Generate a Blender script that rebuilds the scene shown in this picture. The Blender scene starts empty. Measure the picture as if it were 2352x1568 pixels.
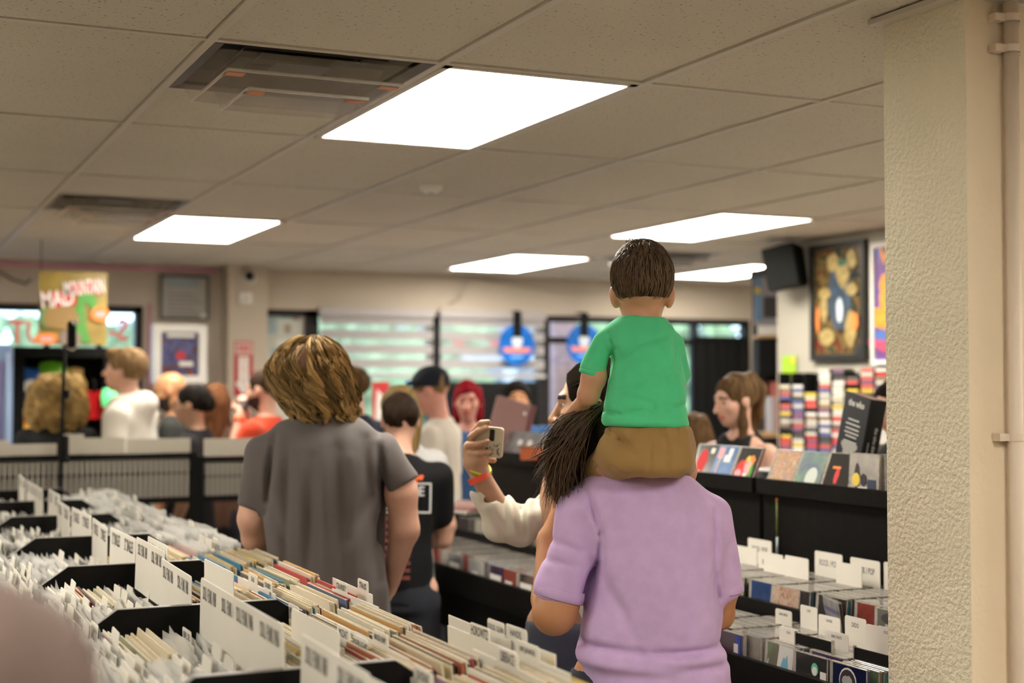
import bpy, bmesh, math, random
import numpy as np
from mathutils import Vector, Matrix, Euler

random.seed(7); np.random.seed(7)
SC = bpy.context.scene
COL = SC.collection

# ---------------------------------------------------------------- camera, world, exposure
F_PX, CAM_H = 3267.0, 1.59                       # 50 mm lens on a 36 mm frame, eye height
PITCH, ROLL, YAW = 0.0313, -0.002, 0.4291
cam_d = bpy.data.cameras.new('camera'); cam = bpy.data.objects.new('camera', cam_d); COL.objects.link(cam)
cam_d.lens = 50.0; cam_d.sensor_width = 36.0; cam_d.clip_start = 0.05; cam_d.clip_end = 300
cam.location = (0, 0, CAM_H)
cam.rotation_euler = (math.pi / 2 + PITCH, 0.0, -YAW)
cam_d.dof.use_dof = True; cam_d.dof.focus_distance = 3.3; cam_d.dof.aperture_fstop = 2.2
SC.camera = cam

W = bpy.data.worlds.new('daylight'); SC.world = W; W.use_nodes = True
_nt = W.node_tree; _nt.nodes.clear()
_o = _nt.nodes.new('ShaderNodeOutputWorld'); _b = _nt.nodes.new('ShaderNodeBackground')
_s = _nt.nodes.new('ShaderNodeTexSky')
_s.sky_type = 'HOSEK_WILKIE'; _s.turbidity = 4.0; _s.sun_direction = (-0.3, -0.55, 0.75)
_nt.links.new(_s.outputs[0], _b.inputs[0]); _b.inputs[1].default_value = 24.0
_nt.links.new(_b.outputs[0], _o.inputs[0])

LAMP_STRENGTH = 26.5                              # diffuser panels of the ceiling lights
LAMP_COLOR = (1.0, 0.93, 0.81)
VS = SC.view_settings
VS.view_transform = 'Standard'; VS.look = 'None'; VS.gamma = 1.0; VS.use_curve_mapping = False
VS.exposure = 0.0
SC.cycles.use_denoising = True
SC.cycles.max_bounces = 6; SC.cycles.diffuse_bounces = 4; SC.cycles.glossy_bounces = 2; SC.cycles.transparent_max_bounces = 14
SC.cycles.use_adaptive_sampling = True; SC.cycles.adaptive_threshold = .025
SC.cycles.sample_clamp_indirect = 6.0
SC.cycles.caustics_reflective = False; SC.cycles.caustics_refractive = False

# ---------------------------------------------------------------- layout: photo pixel -> point of the place
_c, _s_ = math.cos(YAW), math.sin(YAW); _cp, _sp = math.cos(PITCH), math.sin(PITCH)
def ray(px, py):
    a = (px - 1176) / F_PX; b = (784 - py) / F_PX
    Y = _cp - _sp * b; z = _sp + _cp * b
    return Vector((_c * a + _s_ * Y, -_s_ * a + _c * Y, z)), Y
def on(ax, val, px, py):
    r, _ = ray(px, py); o = (0, 0, CAM_H)
    t = (val - o[ax]) / r[ax]
    return Vector((0, 0, CAM_H)) + r * t
def at(d, px, py):
    r, Y = ray(px, py)
    return Vector((0, 0, CAM_H)) + r * (d / Y)

# ---------------------------------------------------------------- objects
def link(o, parent=None):
    COL.objects.link(o)
    if parent: o.parent = parent
    return o
def tag(o, label=None, cat=None, group=None, kind=None):
    if label: o['label'] = label
    if cat: o['category'] = cat
    if group: o['group'] = group
    if kind: o['kind'] = kind
    return o
def thing(name, label, cat, loc=(0, 0, 0), rz=0.0, group=None):
    o = link(bpy.data.objects.new(name, None)); o.location = loc; o.rotation_euler = (0, 0, rz)
    o.empty_display_size = 0.05
    return tag(o, label, cat, group)
def obj(name, me, parent=None, loc=None, rot=None):
    o = link(bpy.data.objects.new(name, me), parent)
    if loc is not None: o.location = loc
    if rot is not None: o.rotation_euler = rot
    return o

class MB:
    """collects shapes into one mesh"""
    def __init__(s): s.v = []; s.f = []; s.m = []; s.sm = []
    def add(s, vs, fs, m=0, T=None, smooth=False):
        n = len(s.v)
        if T is not None: vs = [T @ Vector(v) for v in vs]
        s.v += [tuple(v) for v in vs]; s.f += [tuple(i + n for i in f) for f in fs]
        s.m += [m] * len(fs); s.sm += [smooth] * len(fs); return s
    def box(s, lo, hi, m=0, T=None):
        (a, b, c), (d, e, f) = lo, hi
        vs = [(a,b,c),(d,b,c),(d,e,c),(a,e,c),(a,b,f),(d,b,f),(d,e,f),(a,e,f)]
        return s.add(vs, [(3,2,1,0),(4,5,6,7),(0,1,5,4),(1,2,6,5),(2,3,7,6),(3,0,4,7)], m, T)
    def bbox(s, lo, hi, r=.004, m=0, T=None):
        """box with chamfered edges"""
        bm = bmesh.new(); c = [(lo[i] + hi[i]) / 2 for i in range(3)]; sz = [hi[i] - lo[i] for i in range(3)]
        bmesh.ops.create_cube(bm, size=1.0, matrix=Matrix.Translation(c) @ Matrix.Diagonal((*sz, 1)))
        bmesh.ops.bevel(bm, geom=bm.edges[:], offset=min(r, min(sz) * .45), segments=1, affect='EDGES')
        bm.verts.index_update()
        s.add([v.co.copy() for v in bm.verts], [[v.index for v in f.verts] for f in bm.faces], m, T); bm.free(); return s
    def quad(s, a, b, c, d, m=0, T=None): return s.add([a, b, c, d], [(0, 1, 2, 3)], m, T)
    def prism(s, poly, ax, lo, hi, m=0, T=None):
        """poly: 2-D outline (counter-clockwise) extruded along axis ax"""
        n = len(poly)
        def p(q, t):
            q = list(q); q.insert(ax, t); return tuple(q)
        vs = [p(q, lo) for q in poly] + [p(q, hi) for q in poly]
        fs = [tuple(range(n))[::-1], tuple(range(n, 2 * n))] + [(i, (i + 1) % n, n + (i + 1) % n, n + i) for i in range(n)]
        return s.add(vs, fs, m, T)
    def tube(s, pts, rad, n=8, m=0, T=None, cap=True, smooth=True):
        pts = [Vector(p) for p in pts]; k = len(pts)
        if not hasattr(rad, '__len__'): rad = [rad] * k
        vs = []; fs = []; up = None
        for i, p in enumerate(pts):
            d = (pts[min(i + 1, k - 1)] - pts[max(i - 1, 0)]).normalized()
            if up is None: up = Vector((0, 0, 1)) if abs(d.z) < .9 else Vector((0, 1, 0))
            a = d.cross(up).normalized(); b = a.cross(d).normalized(); up = b
            for j in range(n):
                t = 2 * math.pi * j / n; vs.append(p + (a * math.cos(t) + b * math.sin(t)) * rad[i])
        for i in range(k - 1):
            for j in range(n):
                fs.append((i * n + j, i * n + (j + 1) % n, (i + 1) * n + (j + 1) % n, (i + 1) * n + j))
        if cap: fs.append(tuple(range(n))[::-1]); fs.append(tuple(range((k - 1) * n, k * n)))
        return s.add(vs, fs, m, T, smooth)
    def lathe(s, prof, n=20, m=0, T=None, smooth=True):
        """prof: (radius, z) pairs about z"""
        k = len(prof); vs = []; fs = []
        for r, z in prof:
            for j in range(n):
                t = 2 * math.pi * j / n; vs.append((r * math.cos(t), r * math.sin(t), z))
        for i in range(k - 1):
            for j in range(n):
                fs.append((i * n + j, i * n + (j + 1) % n, (i + 1) * n + (j + 1) % n, (i + 1) * n + j))
        return s.add(vs, fs, m, T, smooth)
    def mesh(s, name, mats):
        me = bpy.data.meshes.new(name); me.from_pydata(s.v, [], s.f)
        for mm in (mats if isinstance(mats, (list, tuple)) else [mats]): me.materials.append(mm)
        me.polygons.foreach_set('material_index', s.m); me.polygons.foreach_set('use_smooth', s.sm)
        me.update(); return me
    def build(s, name, mats, parent=None, loc=None, rot=None): return obj(name, s.mesh(name, mats), parent, loc, rot)

def part(name, mats, parent, *boxes):
    b = MB()
    for lo, hi in boxes: b.box(lo, hi)
    return b.build(name, mats, parent)

# ---------------------------------------------------------------- materials
MATS = {}
def nn(nt, t, **kw):
    n = nt.nodes.new(t)
    for k, v in kw.items(): setattr(n, k, v)
    return n
def mat(name, col, rough=.6, metal=0., var=0., vscale=8., bump=0., bscale=60., col2=None, coat=0., emit=0., alpha=1.,
        trans=0., spec=.5, sheen=0., stretch=None, rnd=0., rndcols=None, bdetail=3., sss=0.):
    if name in MATS: return MATS[name]
    m = bpy.data.materials.new(name); m.use_nodes = True; nt = m.node_tree
    p = nt.nodes['Principled BSDF']
    def setv(k, v):
        if k in p.inputs: p.inputs[k].default_value = v
    c4 = (*col, 1); setv('Base Color', c4); setv('Roughness', rough); setv('Metallic', metal)
    setv('Coat Weight', coat); setv('Alpha', alpha); setv('Transmission Weight', trans); setv('Specular IOR Level', spec)
    setv('Sheen Weight', sheen); setv('Subsurface Weight', sss)
    if sss: setv('Subsurface Radius', (.012, .005, .003)); setv('Subsurface Scale', 1.0)
    if emit: setv('Emission Color', c4); setv('Emission Strength', emit)
    tc = None
    def coords():
        nonlocal tc
        if tc is None:
            t = nn(nt, 'ShaderNodeTexCoord')
            if stretch:
                mp = nn(nt, 'ShaderNodeMapping'); mp.inputs['Scale'].default_value = stretch
                nt.links.new(t.outputs['Object'], mp.inputs[0]); tc = mp.outputs[0]
            else: tc = t.outputs['Object']
        return tc
    src = None
    if var or col2:
        nz = nn(nt, 'ShaderNodeTexNoise'); nz.inputs['Scale'].default_value = vscale; nz.inputs['Detail'].default_value = 4
        nt.links.new(coords(), nz.inputs['Vector'])
        rp = nn(nt, 'ShaderNodeValToRGB'); rp.color_ramp.elements[0].position = .32; rp.color_ramp.elements[1].position = .68
        d = col2 or tuple(max(0, x * (1 - var)) for x in col); e = col if col2 else tuple(min(1, x * (1 + var)) for x in col)
        rp.color_ramp.elements[0].color = (*d, 1); rp.color_ramp.elements[1].color = (*e, 1)
        nt.links.new(nz.outputs[0], rp.inputs[0]); src = rp.outputs[0]
    if rndcols:                                      # one of several colours for each object
        oi = nn(nt, 'ShaderNodeObjectInfo'); rp = nn(nt, 'ShaderNodeValToRGB'); rp.color_ramp.interpolation = 'CONSTANT'
        el = rp.color_ramp.elements
        while len(el) < len(rndcols): el.new(.5)
        for i, c in enumerate(rndcols): el[i].position = i / len(rndcols); el[i].color = (*c, 1)
        nt.links.new(oi.outputs['Random'], rp.inputs[0])
        if src:
            mx = nn(nt, 'ShaderNodeMix', data_type='RGBA', blend_type='MULTIPLY'); mx.inputs[0].default_value = .6
            nt.links.new(rp.outputs[0], mx.inputs[6]); nt.links.new(src, mx.inputs[7]); src = mx.outputs[2]
        else: src = rp.outputs[0]
    if rnd:                                          # strand-to-strand variation carried by the mesh
        at_ = nn(nt, 'ShaderNodeAttribute'); at_.attribute_name = 'rnd'
        hs = nn(nt, 'ShaderNodeHueSaturation'); mr = nn(nt, 'ShaderNodeMapRange')
        mr.inputs['To Min'].default_value = 1 - rnd; mr.inputs['To Max'].default_value = 1 + rnd
        nt.links.new(at_.outputs['Fac'], mr.inputs[0]); nt.links.new(mr.outputs[0], hs.inputs['Value'])
        if src: nt.links.new(src, hs.inputs['Color'])
        else: hs.inputs['Color'].default_value = c4
        src = hs.outputs[0]
    if src: nt.links.new(src, p.inputs['Base Color'])
    if bump:
        bz = nn(nt, 'ShaderNodeTexNoise'); bz.inputs['Scale'].default_value = bscale; bz.inputs['Detail'].default_value = bdetail
        nt.links.new(coords(), bz.inputs['Vector'])
        bp = nn(nt, 'ShaderNodeBump'); bp.inputs['Strength'].default_value = min(1, bump); bp.inputs['Distance'].default_value = .004 * max(1, bump)
        nt.links.new(bz.outputs[0], bp.inputs['Height']); nt.links.new(bp.outputs[0], p.inputs['Normal'])
    if emit: m.cycles.emission_sampling = 'NONE'
    MATS[name] = m; return m
def glass(name, tint=(1, 1, 1), gloss=.08):
    """thin pane: lets light straight through and mirrors a little"""
    if name in MATS: return MATS[name]
    m = bpy.data.materials.new(name); m.use_nodes = True; nt = m.node_tree; nt.nodes.clear()
    o = nn(nt, 'ShaderNodeOutputMaterial'); t = nn(nt, 'ShaderNodeBsdfTransparent'); g = nn(nt, 'ShaderNodeBsdfGlossy'); x = nn(nt, 'ShaderNodeMixShader')
    t.inputs[0].default_value = (*tint, 1); g.inputs['Roughness'].default_value = .05; x.inputs[0].default_value = gloss
    nt.links.new(t.outputs[0], x.inputs[1]); nt.links.new(g.outputs[0], x.inputs[2]); nt.links.new(x.outputs[0], o.inputs[0])
    MATS[name] = m; return m
def sheer(name, col, op=.5, rough=.25):
    """translucent sheet of plastic or cloth"""
    if name in MATS: return MATS[name]
    m = bpy.data.materials.new(name); m.use_nodes = True; nt = m.node_tree; nt.nodes.clear()
    o = nn(nt, 'ShaderNodeOutputMaterial'); t = nn(nt, 'ShaderNodeBsdfTransparent'); p = nn(nt, 'ShaderNodeBsdfPrincipled'); x = nn(nt, 'ShaderNodeMixShader')
    p.inputs['Base Color'].default_value = (*col, 1); p.inputs['Roughness'].default_value = rough; x.inputs[0].default_value = op
    nt.links.new(t.outputs[0], x.inputs[1]); nt.links.new(p.outputs[0], x.inputs[2]); nt.links.new(x.outputs[0], o.inputs[0])
    MATS[name] = m; return m

# ---------------------------------------------------------------- lettering
_TXT = {}
def text_mesh(s, size, sx=1.0, bold=.0, align='CENTER'):
    """flat letters in the XY plane, centred"""
    k = (s, size, sx, bold, align)
    if k in _TXT: return _TXT[k]
    cu = bpy.data.curves.new('lettering', 'FONT'); cu.body = s; cu.size = size; cu.align_x = align; cu.align_y = 'CENTER'
    cu.offset = bold * size; cu.resolution_u = 2
    o = bpy.data.objects.new('lettering', cu); COL.objects.link(o); bpy.context.view_layer.update()
    me = bpy.data.meshes.new_from_object(o.evaluated_get(bpy.context.evaluated_depsgraph_get()))
    bpy.data.objects.remove(o); bpy.data.curves.remove(cu)
    if sx != 1.0: me.transform(Matrix.Diagonal((sx, 1, 1, 1)))
    me.name = 'lettering'; _TXT[k] = me; return me
def lettering(s, size, m, parent, T, sx=1.0, bold=.0, name='lettering', align='CENTER'):
    me = text_mesh(s, size, sx, bold, align)
    if not me.materials: me.materials.append(m)
    elif me.materials[0] != m: me = me.copy(); me.materials.clear(); me.materials.append(m)
    o = link(bpy.data.objects.new(name, me), parent); o.matrix_basis = T; return o
def face_T(origin, xdir, ydir):
    """matrix that lays the XY plane on a face"""
    x = Vector(xdir).normalized(); y = Vector(ydir).normalized(); z = x.cross(y)
    T = Matrix((x, y, z)).transposed().to_4x4(); T.translation = Vector(origin); return T

# ---------------------------------------------------------------- soft bodies: distance fields skinned by surface nets
class Field:
    def __init__(s, lo, hi, h):
        s.lo = np.array(lo, float); s.h = h
        s.n = np.ceil((np.array(hi, float) - s.lo) / h).astype(int) + 1
        s.v = np.full(s.n, .06, np.float32)
        s.ax = [s.lo[i] + h * np.arange(s.n[i]) for i in range(3)]
    def _win(s, lo, hi, pad):
        a = np.clip(np.floor((np.array(lo) - pad - s.lo) / s.h).astype(int), 0, s.n)
        b = np.clip(np.ceil((np.array(hi) + pad - s.lo) / s.h).astype(int) + 1, 0, s.n)
        if np.any(b <= a): return None
        sl = tuple(slice(a[i], b[i]) for i in range(3))
        P = np.stack(np.meshgrid(*[s.ax[i][sl[i]] for i in range(3)], indexing='ij'), -1)
        return sl, P
    def add(s, prim, k=.012):
        fn, lo, hi = prim; w = s._win(lo, hi, k + .03)
        if w is None: return s
        sl, P = w; d = fn(P); a = s.v[sl]
        if k > 0:
            hh = np.clip(.5 + .5 * (a - d) / k, 0, 1); s.v[sl] = a * (1 - hh) + d * hh - k * hh * (1 - hh)
        else: s.v[sl] = np.minimum(a, d)
        return s
    def sub(s, prim, k=.008):
        fn, lo, hi = prim; w = s._win(lo, hi, k + .02)
        if w is None: return s
        sl, P = w; d = -fn(P); a = s.v[sl]
        hh = np.clip(.5 - .5 * (a - d) / k, 0, 1); s.v[sl] = a * (1 - hh) + d * hh + k * hh * (1 - hh)
        return s
    def disp(s, fn, band=.035):
        idx = np.nonzero(np.abs(s.v) < band)
        P = np.stack([s.ax[i][idx[i]] for i in range(3)], -1)
        s.v[idx] += fn(P).astype(np.float32); return s
    def mesh(s, name, mats, smooth=2, matfn=None):
        v = s.v; neg = v < 0; n = s.n
        core = lambda a, d: a[d[0]:n[0] - 1 + d[0], d[1]:n[1] - 1 + d[1], d[2]:n[2] - 1 + d[2]]
        cnt = sum(core(neg, (i, j, k)).astype(np.int8) for i in (0, 1) for j in (0, 1) for k in (0, 1))
        cell = (cnt > 0) & (cnt < 8); ci = np.stack(np.nonzero(cell), 1)
        if not len(ci): return None
        idx = np.full(cell.shape, -1, np.int64); idx[cell] = np.arange(len(ci))
        acc = np.zeros((len(ci), 3)); num = np.zeros(len(ci))
        cs = [(i, j, k) for i in (0, 1) for j in (0, 1) for k in (0, 1)]
        for a in cs:
            for ax in range(3):
                if a[ax]: continue
                b = list(a); b[ax] = 1
                va = v[ci[:, 0] + a[0], ci[:, 1] + a[1], ci[:, 2] + a[2]]; vb = v[ci[:, 0] + b[0], ci[:, 1] + b[1], ci[:, 2] + b[2]]
                x = (va < 0) != (vb < 0); t = np.where(x, va / np.where(x, va - vb, 1), 0)
                p = np.array(a, float)[None].repeat(len(ci), 0); p[:, ax] += t
                acc[x] += p[x]; num[x] += 1
        V = s.lo + s.h * (ci + acc / num[:, None])
        Q = []
        for ax in range(3):
            u, w = [(1, 2), (2, 0), (0, 1)][ax]
            a = [slice(0, -1)] * 3; b = [slice(0, -1)] * 3; a[ax] = slice(0, n[ax] - 1); b[ax] = slice(1, n[ax])
            for q in (u, w): a[q] = slice(1, n[q] - 1); b[q] = slice(1, n[q] - 1)
            na, nb = neg[tuple(a)], neg[tuple(b)]
            for flip, sel in ((0, na & ~nb), (1, ~na & nb)):
                e = np.stack(np.nonzero(sel), 1)
                if not len(e): continue
                e[:, u] += 1; e[:, w] += 1
                def g(du, dw):
                    f = e.copy(); f[:, u] += du; f[:, w] += dw; return idx[f[:, 0], f[:, 1], f[:, 2]]
                q = np.stack([g(-1, -1), g(0, -1), g(0, 0), g(-1, 0)], 1)
                Q.append(q[:, ::-1] if flip else q)
        Q = np.concatenate(Q); Q = Q[(Q >= 0).all(1)]
        if smooth:
            E = np.concatenate([Q[:, [0, 1]], Q[:, [1, 2]], Q[:, [2, 3]], Q[:, [3, 0]]])
            deg = np.bincount(E.ravel(), minlength=len(V))[:, None] + 1e-9
            for _ in range(smooth):
                S = np.zeros_like(V)
                for c_ in range(3):
                    S[:, c_] = np.bincount(E[:, 0], V[E[:, 1], c_], len(V)) + np.bincount(E[:, 1], V[E[:, 0], c_], len(V))
                V = V * .45 + .55 * S / deg
        me = bpy.data.meshes.new(name)
        me.vertices.add(len(V)); me.vertices.foreach_set('co', V.ravel())
        me.loops.add(len(Q) * 4); me.loops.foreach_set('vertex_index', Q.ravel().astype(np.int32))
        me.polygons.add(len(Q)); me.polygons.foreach_set('loop_start', np.arange(0, len(Q) * 4, 4, dtype=np.int32))
        for mm in (mats if isinstance(mats, (list, tuple)) else [mats]): me.materials.append(mm)
        me.polygons.foreach_set('use_smooth', np.ones(len(Q), bool))
        if matfn is not None: me.polygons.foreach_set('material_index', matfn(V[Q].mean(1)).astype(np.int32))
        me.update(calc_edges=True); me.validate(); return me

def cap(a, b, ra, rb=None, sq=None):
    """tapered limb; sq squashes it along y (depth)"""
    a = np.array(a, float); b = np.array(b, float); rb = ra if rb is None else rb; q = np.array([1, 1 / sq if sq else 1, 1.])
    aa, bb = a * q, b * q; ab = bb - aa; L = max(ab @ ab, 1e-9)
    def fn(P):
        p = P * q - aa; t = np.clip((p @ ab) / L, 0, 1)
        return (np.linalg.norm(p - t[..., None] * ab, axis=-1) - (ra + t * (rb - ra))) * (min(1, sq) if sq else 1)
    r = max(ra, rb); return fn, np.minimum(a, b) - r * 1.05, np.maximum(a, b) + r * 1.05
def ell(c, r, R=None):
    c = np.array(c, float); r = np.array(r, float); Rm = None if R is None else np.array(R)
    def fn(P):
        p = P - c
        if Rm is not None: p = p @ Rm
        k0 = np.linalg.norm(p / r, axis=-1); k1 = np.linalg.norm(p / (r * r), axis=-1)
        return k0 * (k0 - 1) / np.maximum(k1, 1e-6)
    m = r.max() if R is not None else r
    return fn, c - m, c + m
def dense(rows, n=60):
    """smooth (Catmull-Rom) resampling of loft rows (z, cx, cy, rx, ry)"""
    A = np.array(sorted(rows), float); z = A[:, 0]; t = np.linspace(z[0], z[-1], n); out = [t]
    for j in range(1, A.shape[1]):
        y = A[:, j]; m = np.gradient(y, z); k = np.clip(np.searchsorted(z, t) - 1, 0, len(z) - 2)
        h = z[k + 1] - z[k]; u = (t - z[k]) / h
        out.append((2*u**3-3*u**2+1)*y[k] + (u**3-2*u**2+u)*h*m[k] + (-2*u**3+3*u**2)*y[k+1] + (u**3-u**2)*h*m[k+1])
    return np.array(out)
def loft(rows, n=2.3, rnd=.012):
    D = dense(rows); z0, z1 = D[0, 0], D[0, -1]
    def fn(P):
        z = P[..., 2]; g = lambda j: np.interp(z, D[0], D[j])
        rx, ry = g(3), g(4); x = np.abs(P[..., 0] - g(1)) / rx; y = np.abs(P[..., 1] - g(2)) / ry
        d = ((x ** n + y ** n) ** (1 / n) - 1) * np.minimum(rx, ry)
        e = np.maximum(z - z1, z0 - z)
        return np.maximum(d, e + rnd * 0) + np.where((d > -rnd) & (e > -rnd), np.maximum(0, np.hypot(np.maximum(d + rnd, 0), np.maximum(e + rnd, 0)) - rnd - np.maximum(d, e)), 0)
    return fn, (( D[1]-D[3]).min(), (D[2]-D[4]).min(), z0), ((D[1]+D[3]).max(), (D[2]+D[4]).max(), z1)
def slab(lo, hi):
    lo = np.array(lo, float); hi = np.array(hi, float)
    return (lambda P: np.maximum(lo - P, P - hi).max(-1)), lo, hi
def beyond(o, d, r):
    """everything past the plane through o (normal d) within r: cuts a sleeve off square"""
    o = np.array(o, float); d = np.array(d, float); d = d / np.linalg.norm(d)
    return (lambda P: np.maximum(-((P - o) @ d), np.linalg.norm(P - o, axis=-1) - r)), o - r, o + r
def waves(freq, amp, seed, n=5, aniso=(1, 1, 1)):
    r = np.random.RandomState(abs(int(seed))); K = r.normal(size=(n, 3)) * freq * np.array(aniso); ph = r.uniform(0, 6.28, n)
    return lambda P: amp / n ** .5 * sum(np.sin(P @ K[i] + ph[i]) for i in range(n))
def folds(segs):
    """creases: (a, b, depth, width) segments pressed into (depth>0) or raised from the cloth"""
    def fn(P):
        o = np.zeros(len(P))
        for a, b, dep, wd in segs:
            a = np.array(a)[[0, 2]]; b = np.array(b)[[0, 2]]; ab = b - a; Q = P[:, [0, 2]]; t = np.clip(((Q - a) @ ab) / (ab @ ab), 0, 1)
            d2 = ((Q - a - t[:, None] * ab) ** 2).sum(1); o += (P[:, 1] < .03) * 2.0 * dep * np.exp(-d2 / wd ** 2) * (.35 + .65 * np.sin(np.pi * np.clip(t, .08, .92)))
        return o
    return fn

def strands(name, lines, rad, m, parent, n=3):
    """hair locks: tapered tubes along polylines, each with its own shade"""
    V = []; Fc = []; A = []
    for L in lines:
        rv = random.random()
        if isinstance(L, tuple): L, rv = L[0], .25 * rv + .75 * L[1]
        L = np.array(L, float); k = len(L); T = np.gradient(L, axis=0); T /= np.linalg.norm(T, axis=1)[:, None] + 1e-9
        ref = np.array([.3, .5, .81]); a = np.cross(T, ref); a /= np.linalg.norm(a, axis=1)[:, None] + 1e-9; b = np.cross(T, a)
        u = np.linspace(0, 1, k); rr = (rad * random.uniform(.6, 1.3)) * np.sqrt(np.clip(1.02 - u ** 2.2, .02, 1)); o = len(V) * 0 + sum(len(x) for x in V)
        for j in range(n):
            t = 2 * math.pi * j / n; V.append(L + (a * math.cos(t) + b * math.sin(t)) * rr[:, None]); A.append(np.full(k, rv))
        i = np.arange(k - 1)
        for j in range(n):
            p, q = o + j * k, o + ((j + 1) % n) * k; Fc.append(np.stack([p + i, q + i, q + i + 1, p + i + 1], 1))
    V = np.concatenate(V); Fc = np.concatenate(Fc); me = bpy.data.meshes.new(name); me.from_pydata(V.tolist(), [], Fc.tolist())
    me.materials.append(m); me.polygons.foreach_set('use_smooth', np.ones(len(Fc), bool))
    at_ = me.attributes.new('rnd', 'FLOAT', 'POINT'); at_.data.foreach_set('value', np.concatenate(A).astype(np.float32)); me.update()
    return obj(name, me, parent)
def loft_strands(rows, count, seed, wave=.006, lift=.003, zr=(0, 1), th=(0, 6.283), seg=12, curl=2.5, ln=(.35, .8), clump=0, spread=.1):
    """polylines that run down the outside of a loft"""
    D = dense(rows); r = np.random.RandomState(seed); out = []
    z0, z1 = D[0, 0], D[0, -1]
    G = [(r.uniform(*th), 1 - r.uniform(0, .75) ** 1.2, r.uniform(*ln), r.uniform(0, 6.28), curl * r.uniform(.6, 1.6), r.normal() * .15, r.uniform(0, 1), r.uniform(0, 1)) for _ in range(clump)]
    for i in range(count):
        t0 = r.uniform(*th); s0 = 1 - r.uniform(0, .75) ** 1.2; L = r.uniform(*ln); gd = None
        if clump: gd = G[r.randint(clump)]; t0 = gd[0] + r.normal() * spread * .5; s0 = min(1, gd[1] + r.normal() * .03); L = gd[2] + r.normal() * .03
        s1 = max(s0 - L, zr[0] + r.uniform(0, .04))
        s = np.linspace(min(s0, zr[1]), s1, seg); z = z0 + (z1 - z0) * s
        ph = r.uniform(0, 6.28) if gd is None else gd[3] + r.normal() * .25; cu = curl * r.uniform(.6, 1.6) if gd is None else gd[4]; u = np.linspace(0, 1, seg)
        tt = t0 + (gd[0] - t0) * .6 * u if gd is not None else t0 + 0 * u
        tt = tt + wave * 6 * (.3 + .7 * u) * np.sin(cu * u * 6.28 + ph) + (r.normal() * .15 if gd is None else gd[5]) * (1 - s)
        g = lambda j: np.interp(z, D[0], D[j]); of = lift * (r.uniform(0, 1.6) if gd is None else 2.4 * gd[6] * u ** .5 + r.uniform(0, .8)) + wave * .5 * (1 + np.cos(cu * np.linspace(0, 6.28, seg) + ph)) * .6
        q = np.stack([g(1) + (g(3) + of) * np.cos(tt), g(2) + (g(4) + of) * np.sin(tt), z], 1); out.append(q if gd is None else (q, gd[7]))
    return out

# ================================================================ THE ROOM
CEIL = 2.44; YB = 10.12; XR = 5.0; YR = 7.10
GX, GY, TX, TY = 0.770, 3.457, 0.61, 1.22        # ceiling grid: origin and tile size
X0, X1, Y0 = GX - 7 * TX, GX + 11 * TX, GY - 6 * TY
m_wall = mat('wall_paint', (.52, .45, .365), .85, var=.05, vscale=2, bump=.25, bscale=140)
m_white_wall = mat('pale_wall_paint', (.40, .375, .315), .85, var=.03, vscale=2, bump=.15, bscale=140)
m_stucco = mat('stippled_stucco', (.74, .67, .50), .8, var=.04, vscale=3, bump=1.5, bscale=95, bdetail=4)
m_stucco_b = mat('smooth_stucco', (.72, .60, .44), .85, var=.04, vscale=3, bump=.35, bscale=60, bdetail=4)
m_floor = mat('vinyl_floor', (.55, .50, .43), .4, var=.15, vscale=3)
m_tbar = mat('ceiling_bar', (.54, .49, .41), .5)
m_black = mat('black_laminate', (.0045, .004, .0035), .55, var=.3, vscale=30, spec=.12)
m_blackmat = mat('matt_black', (.006, .006, .006), .7, spec=.15)
m_steel = mat('grey_metal', (.5, .5, .5), .35, metal=.9)
m_white = mat('white_plastic', (.80, .78, .72), .45)
m_darkframe = mat('dark_bronze_frame', (.02, .017, .017), .5, spec=.2)
m_pane = glass('window_glass', (.93, .97, .97))
m_ink = mat('black_ink', (.02, .02, .02), .6)
m_wood = mat('light_wood', (.55, .34, .16), .5, col2=(.42, .25, .11), vscale=6, stretch=(1, 12, 12))

def ceiling_tile_mat():
    m = bpy.data.materials.new('mineral_tile'); m.use_nodes = True; nt = m.node_tree; p = nt.nodes['Principled BSDF']
    p.inputs['Roughness'].default_value = .95
    tc = nn(nt, 'ShaderNodeTexCoord'); geo = nn(nt, 'ShaderNodeNewGeometry')
    v = nn(nt, 'ShaderNodeTexNoise'); v.inputs['Scale'].default_value = 95; v.inputs['Detail'].default_value = 2; v.inputs['Roughness'].default_value = .6
    nt.links.new(geo.outputs['Position'], v.inputs['Vector'])
    r = nn(nt, 'ShaderNodeValToRGB'); r.color_ramp.elements[0].position = .30; r.color_ramp.elements[1].position = .37
    r.color_ramp.elements[0].color = (.20, .16, .12, 1); r.color_ramp.elements[1].color = (.56, .51, .425, 1)
    nt.links.new(v.outputs[0], r.inputs[0])
    w = nn(nt, 'ShaderNodeTexNoise'); w.inputs['Scale'].default_value = 1.2; nt.links.new(geo.outputs['Position'], w.inputs['Vector'])
    mr = nn(nt, 'ShaderNodeMapRange'); mr.inputs['To Min'].default_value = .88; mr.inputs['To Max'].default_value = 1.08; nt.links.new(w.outputs[0], mr.inputs[0])
    mx = nn(nt, 'ShaderNodeMix', data_type='RGBA', blend_type='MULTIPLY'); mx.inputs[0].default_value = 1
    nt.links.new(r.outputs[0], mx.inputs[6]); nt.links.new(mr.outputs[0], mx.inputs[7]); nt.links.new(mx.outputs[2], p.inputs['Base Color'])
    b = nn(nt, 'ShaderNodeBump'); b.inputs['Strength'].default_value = .35; b.inputs['Distance'].default_value = .002
    nt.links.new(r.outputs[0], b.inputs['Height']); nt.links.new(b.outputs[0], p.inputs['Normal'])
    return m
m_tile = ceiling_tile_mat()

def structure(o): o['kind'] = 'structure'; return o
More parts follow.
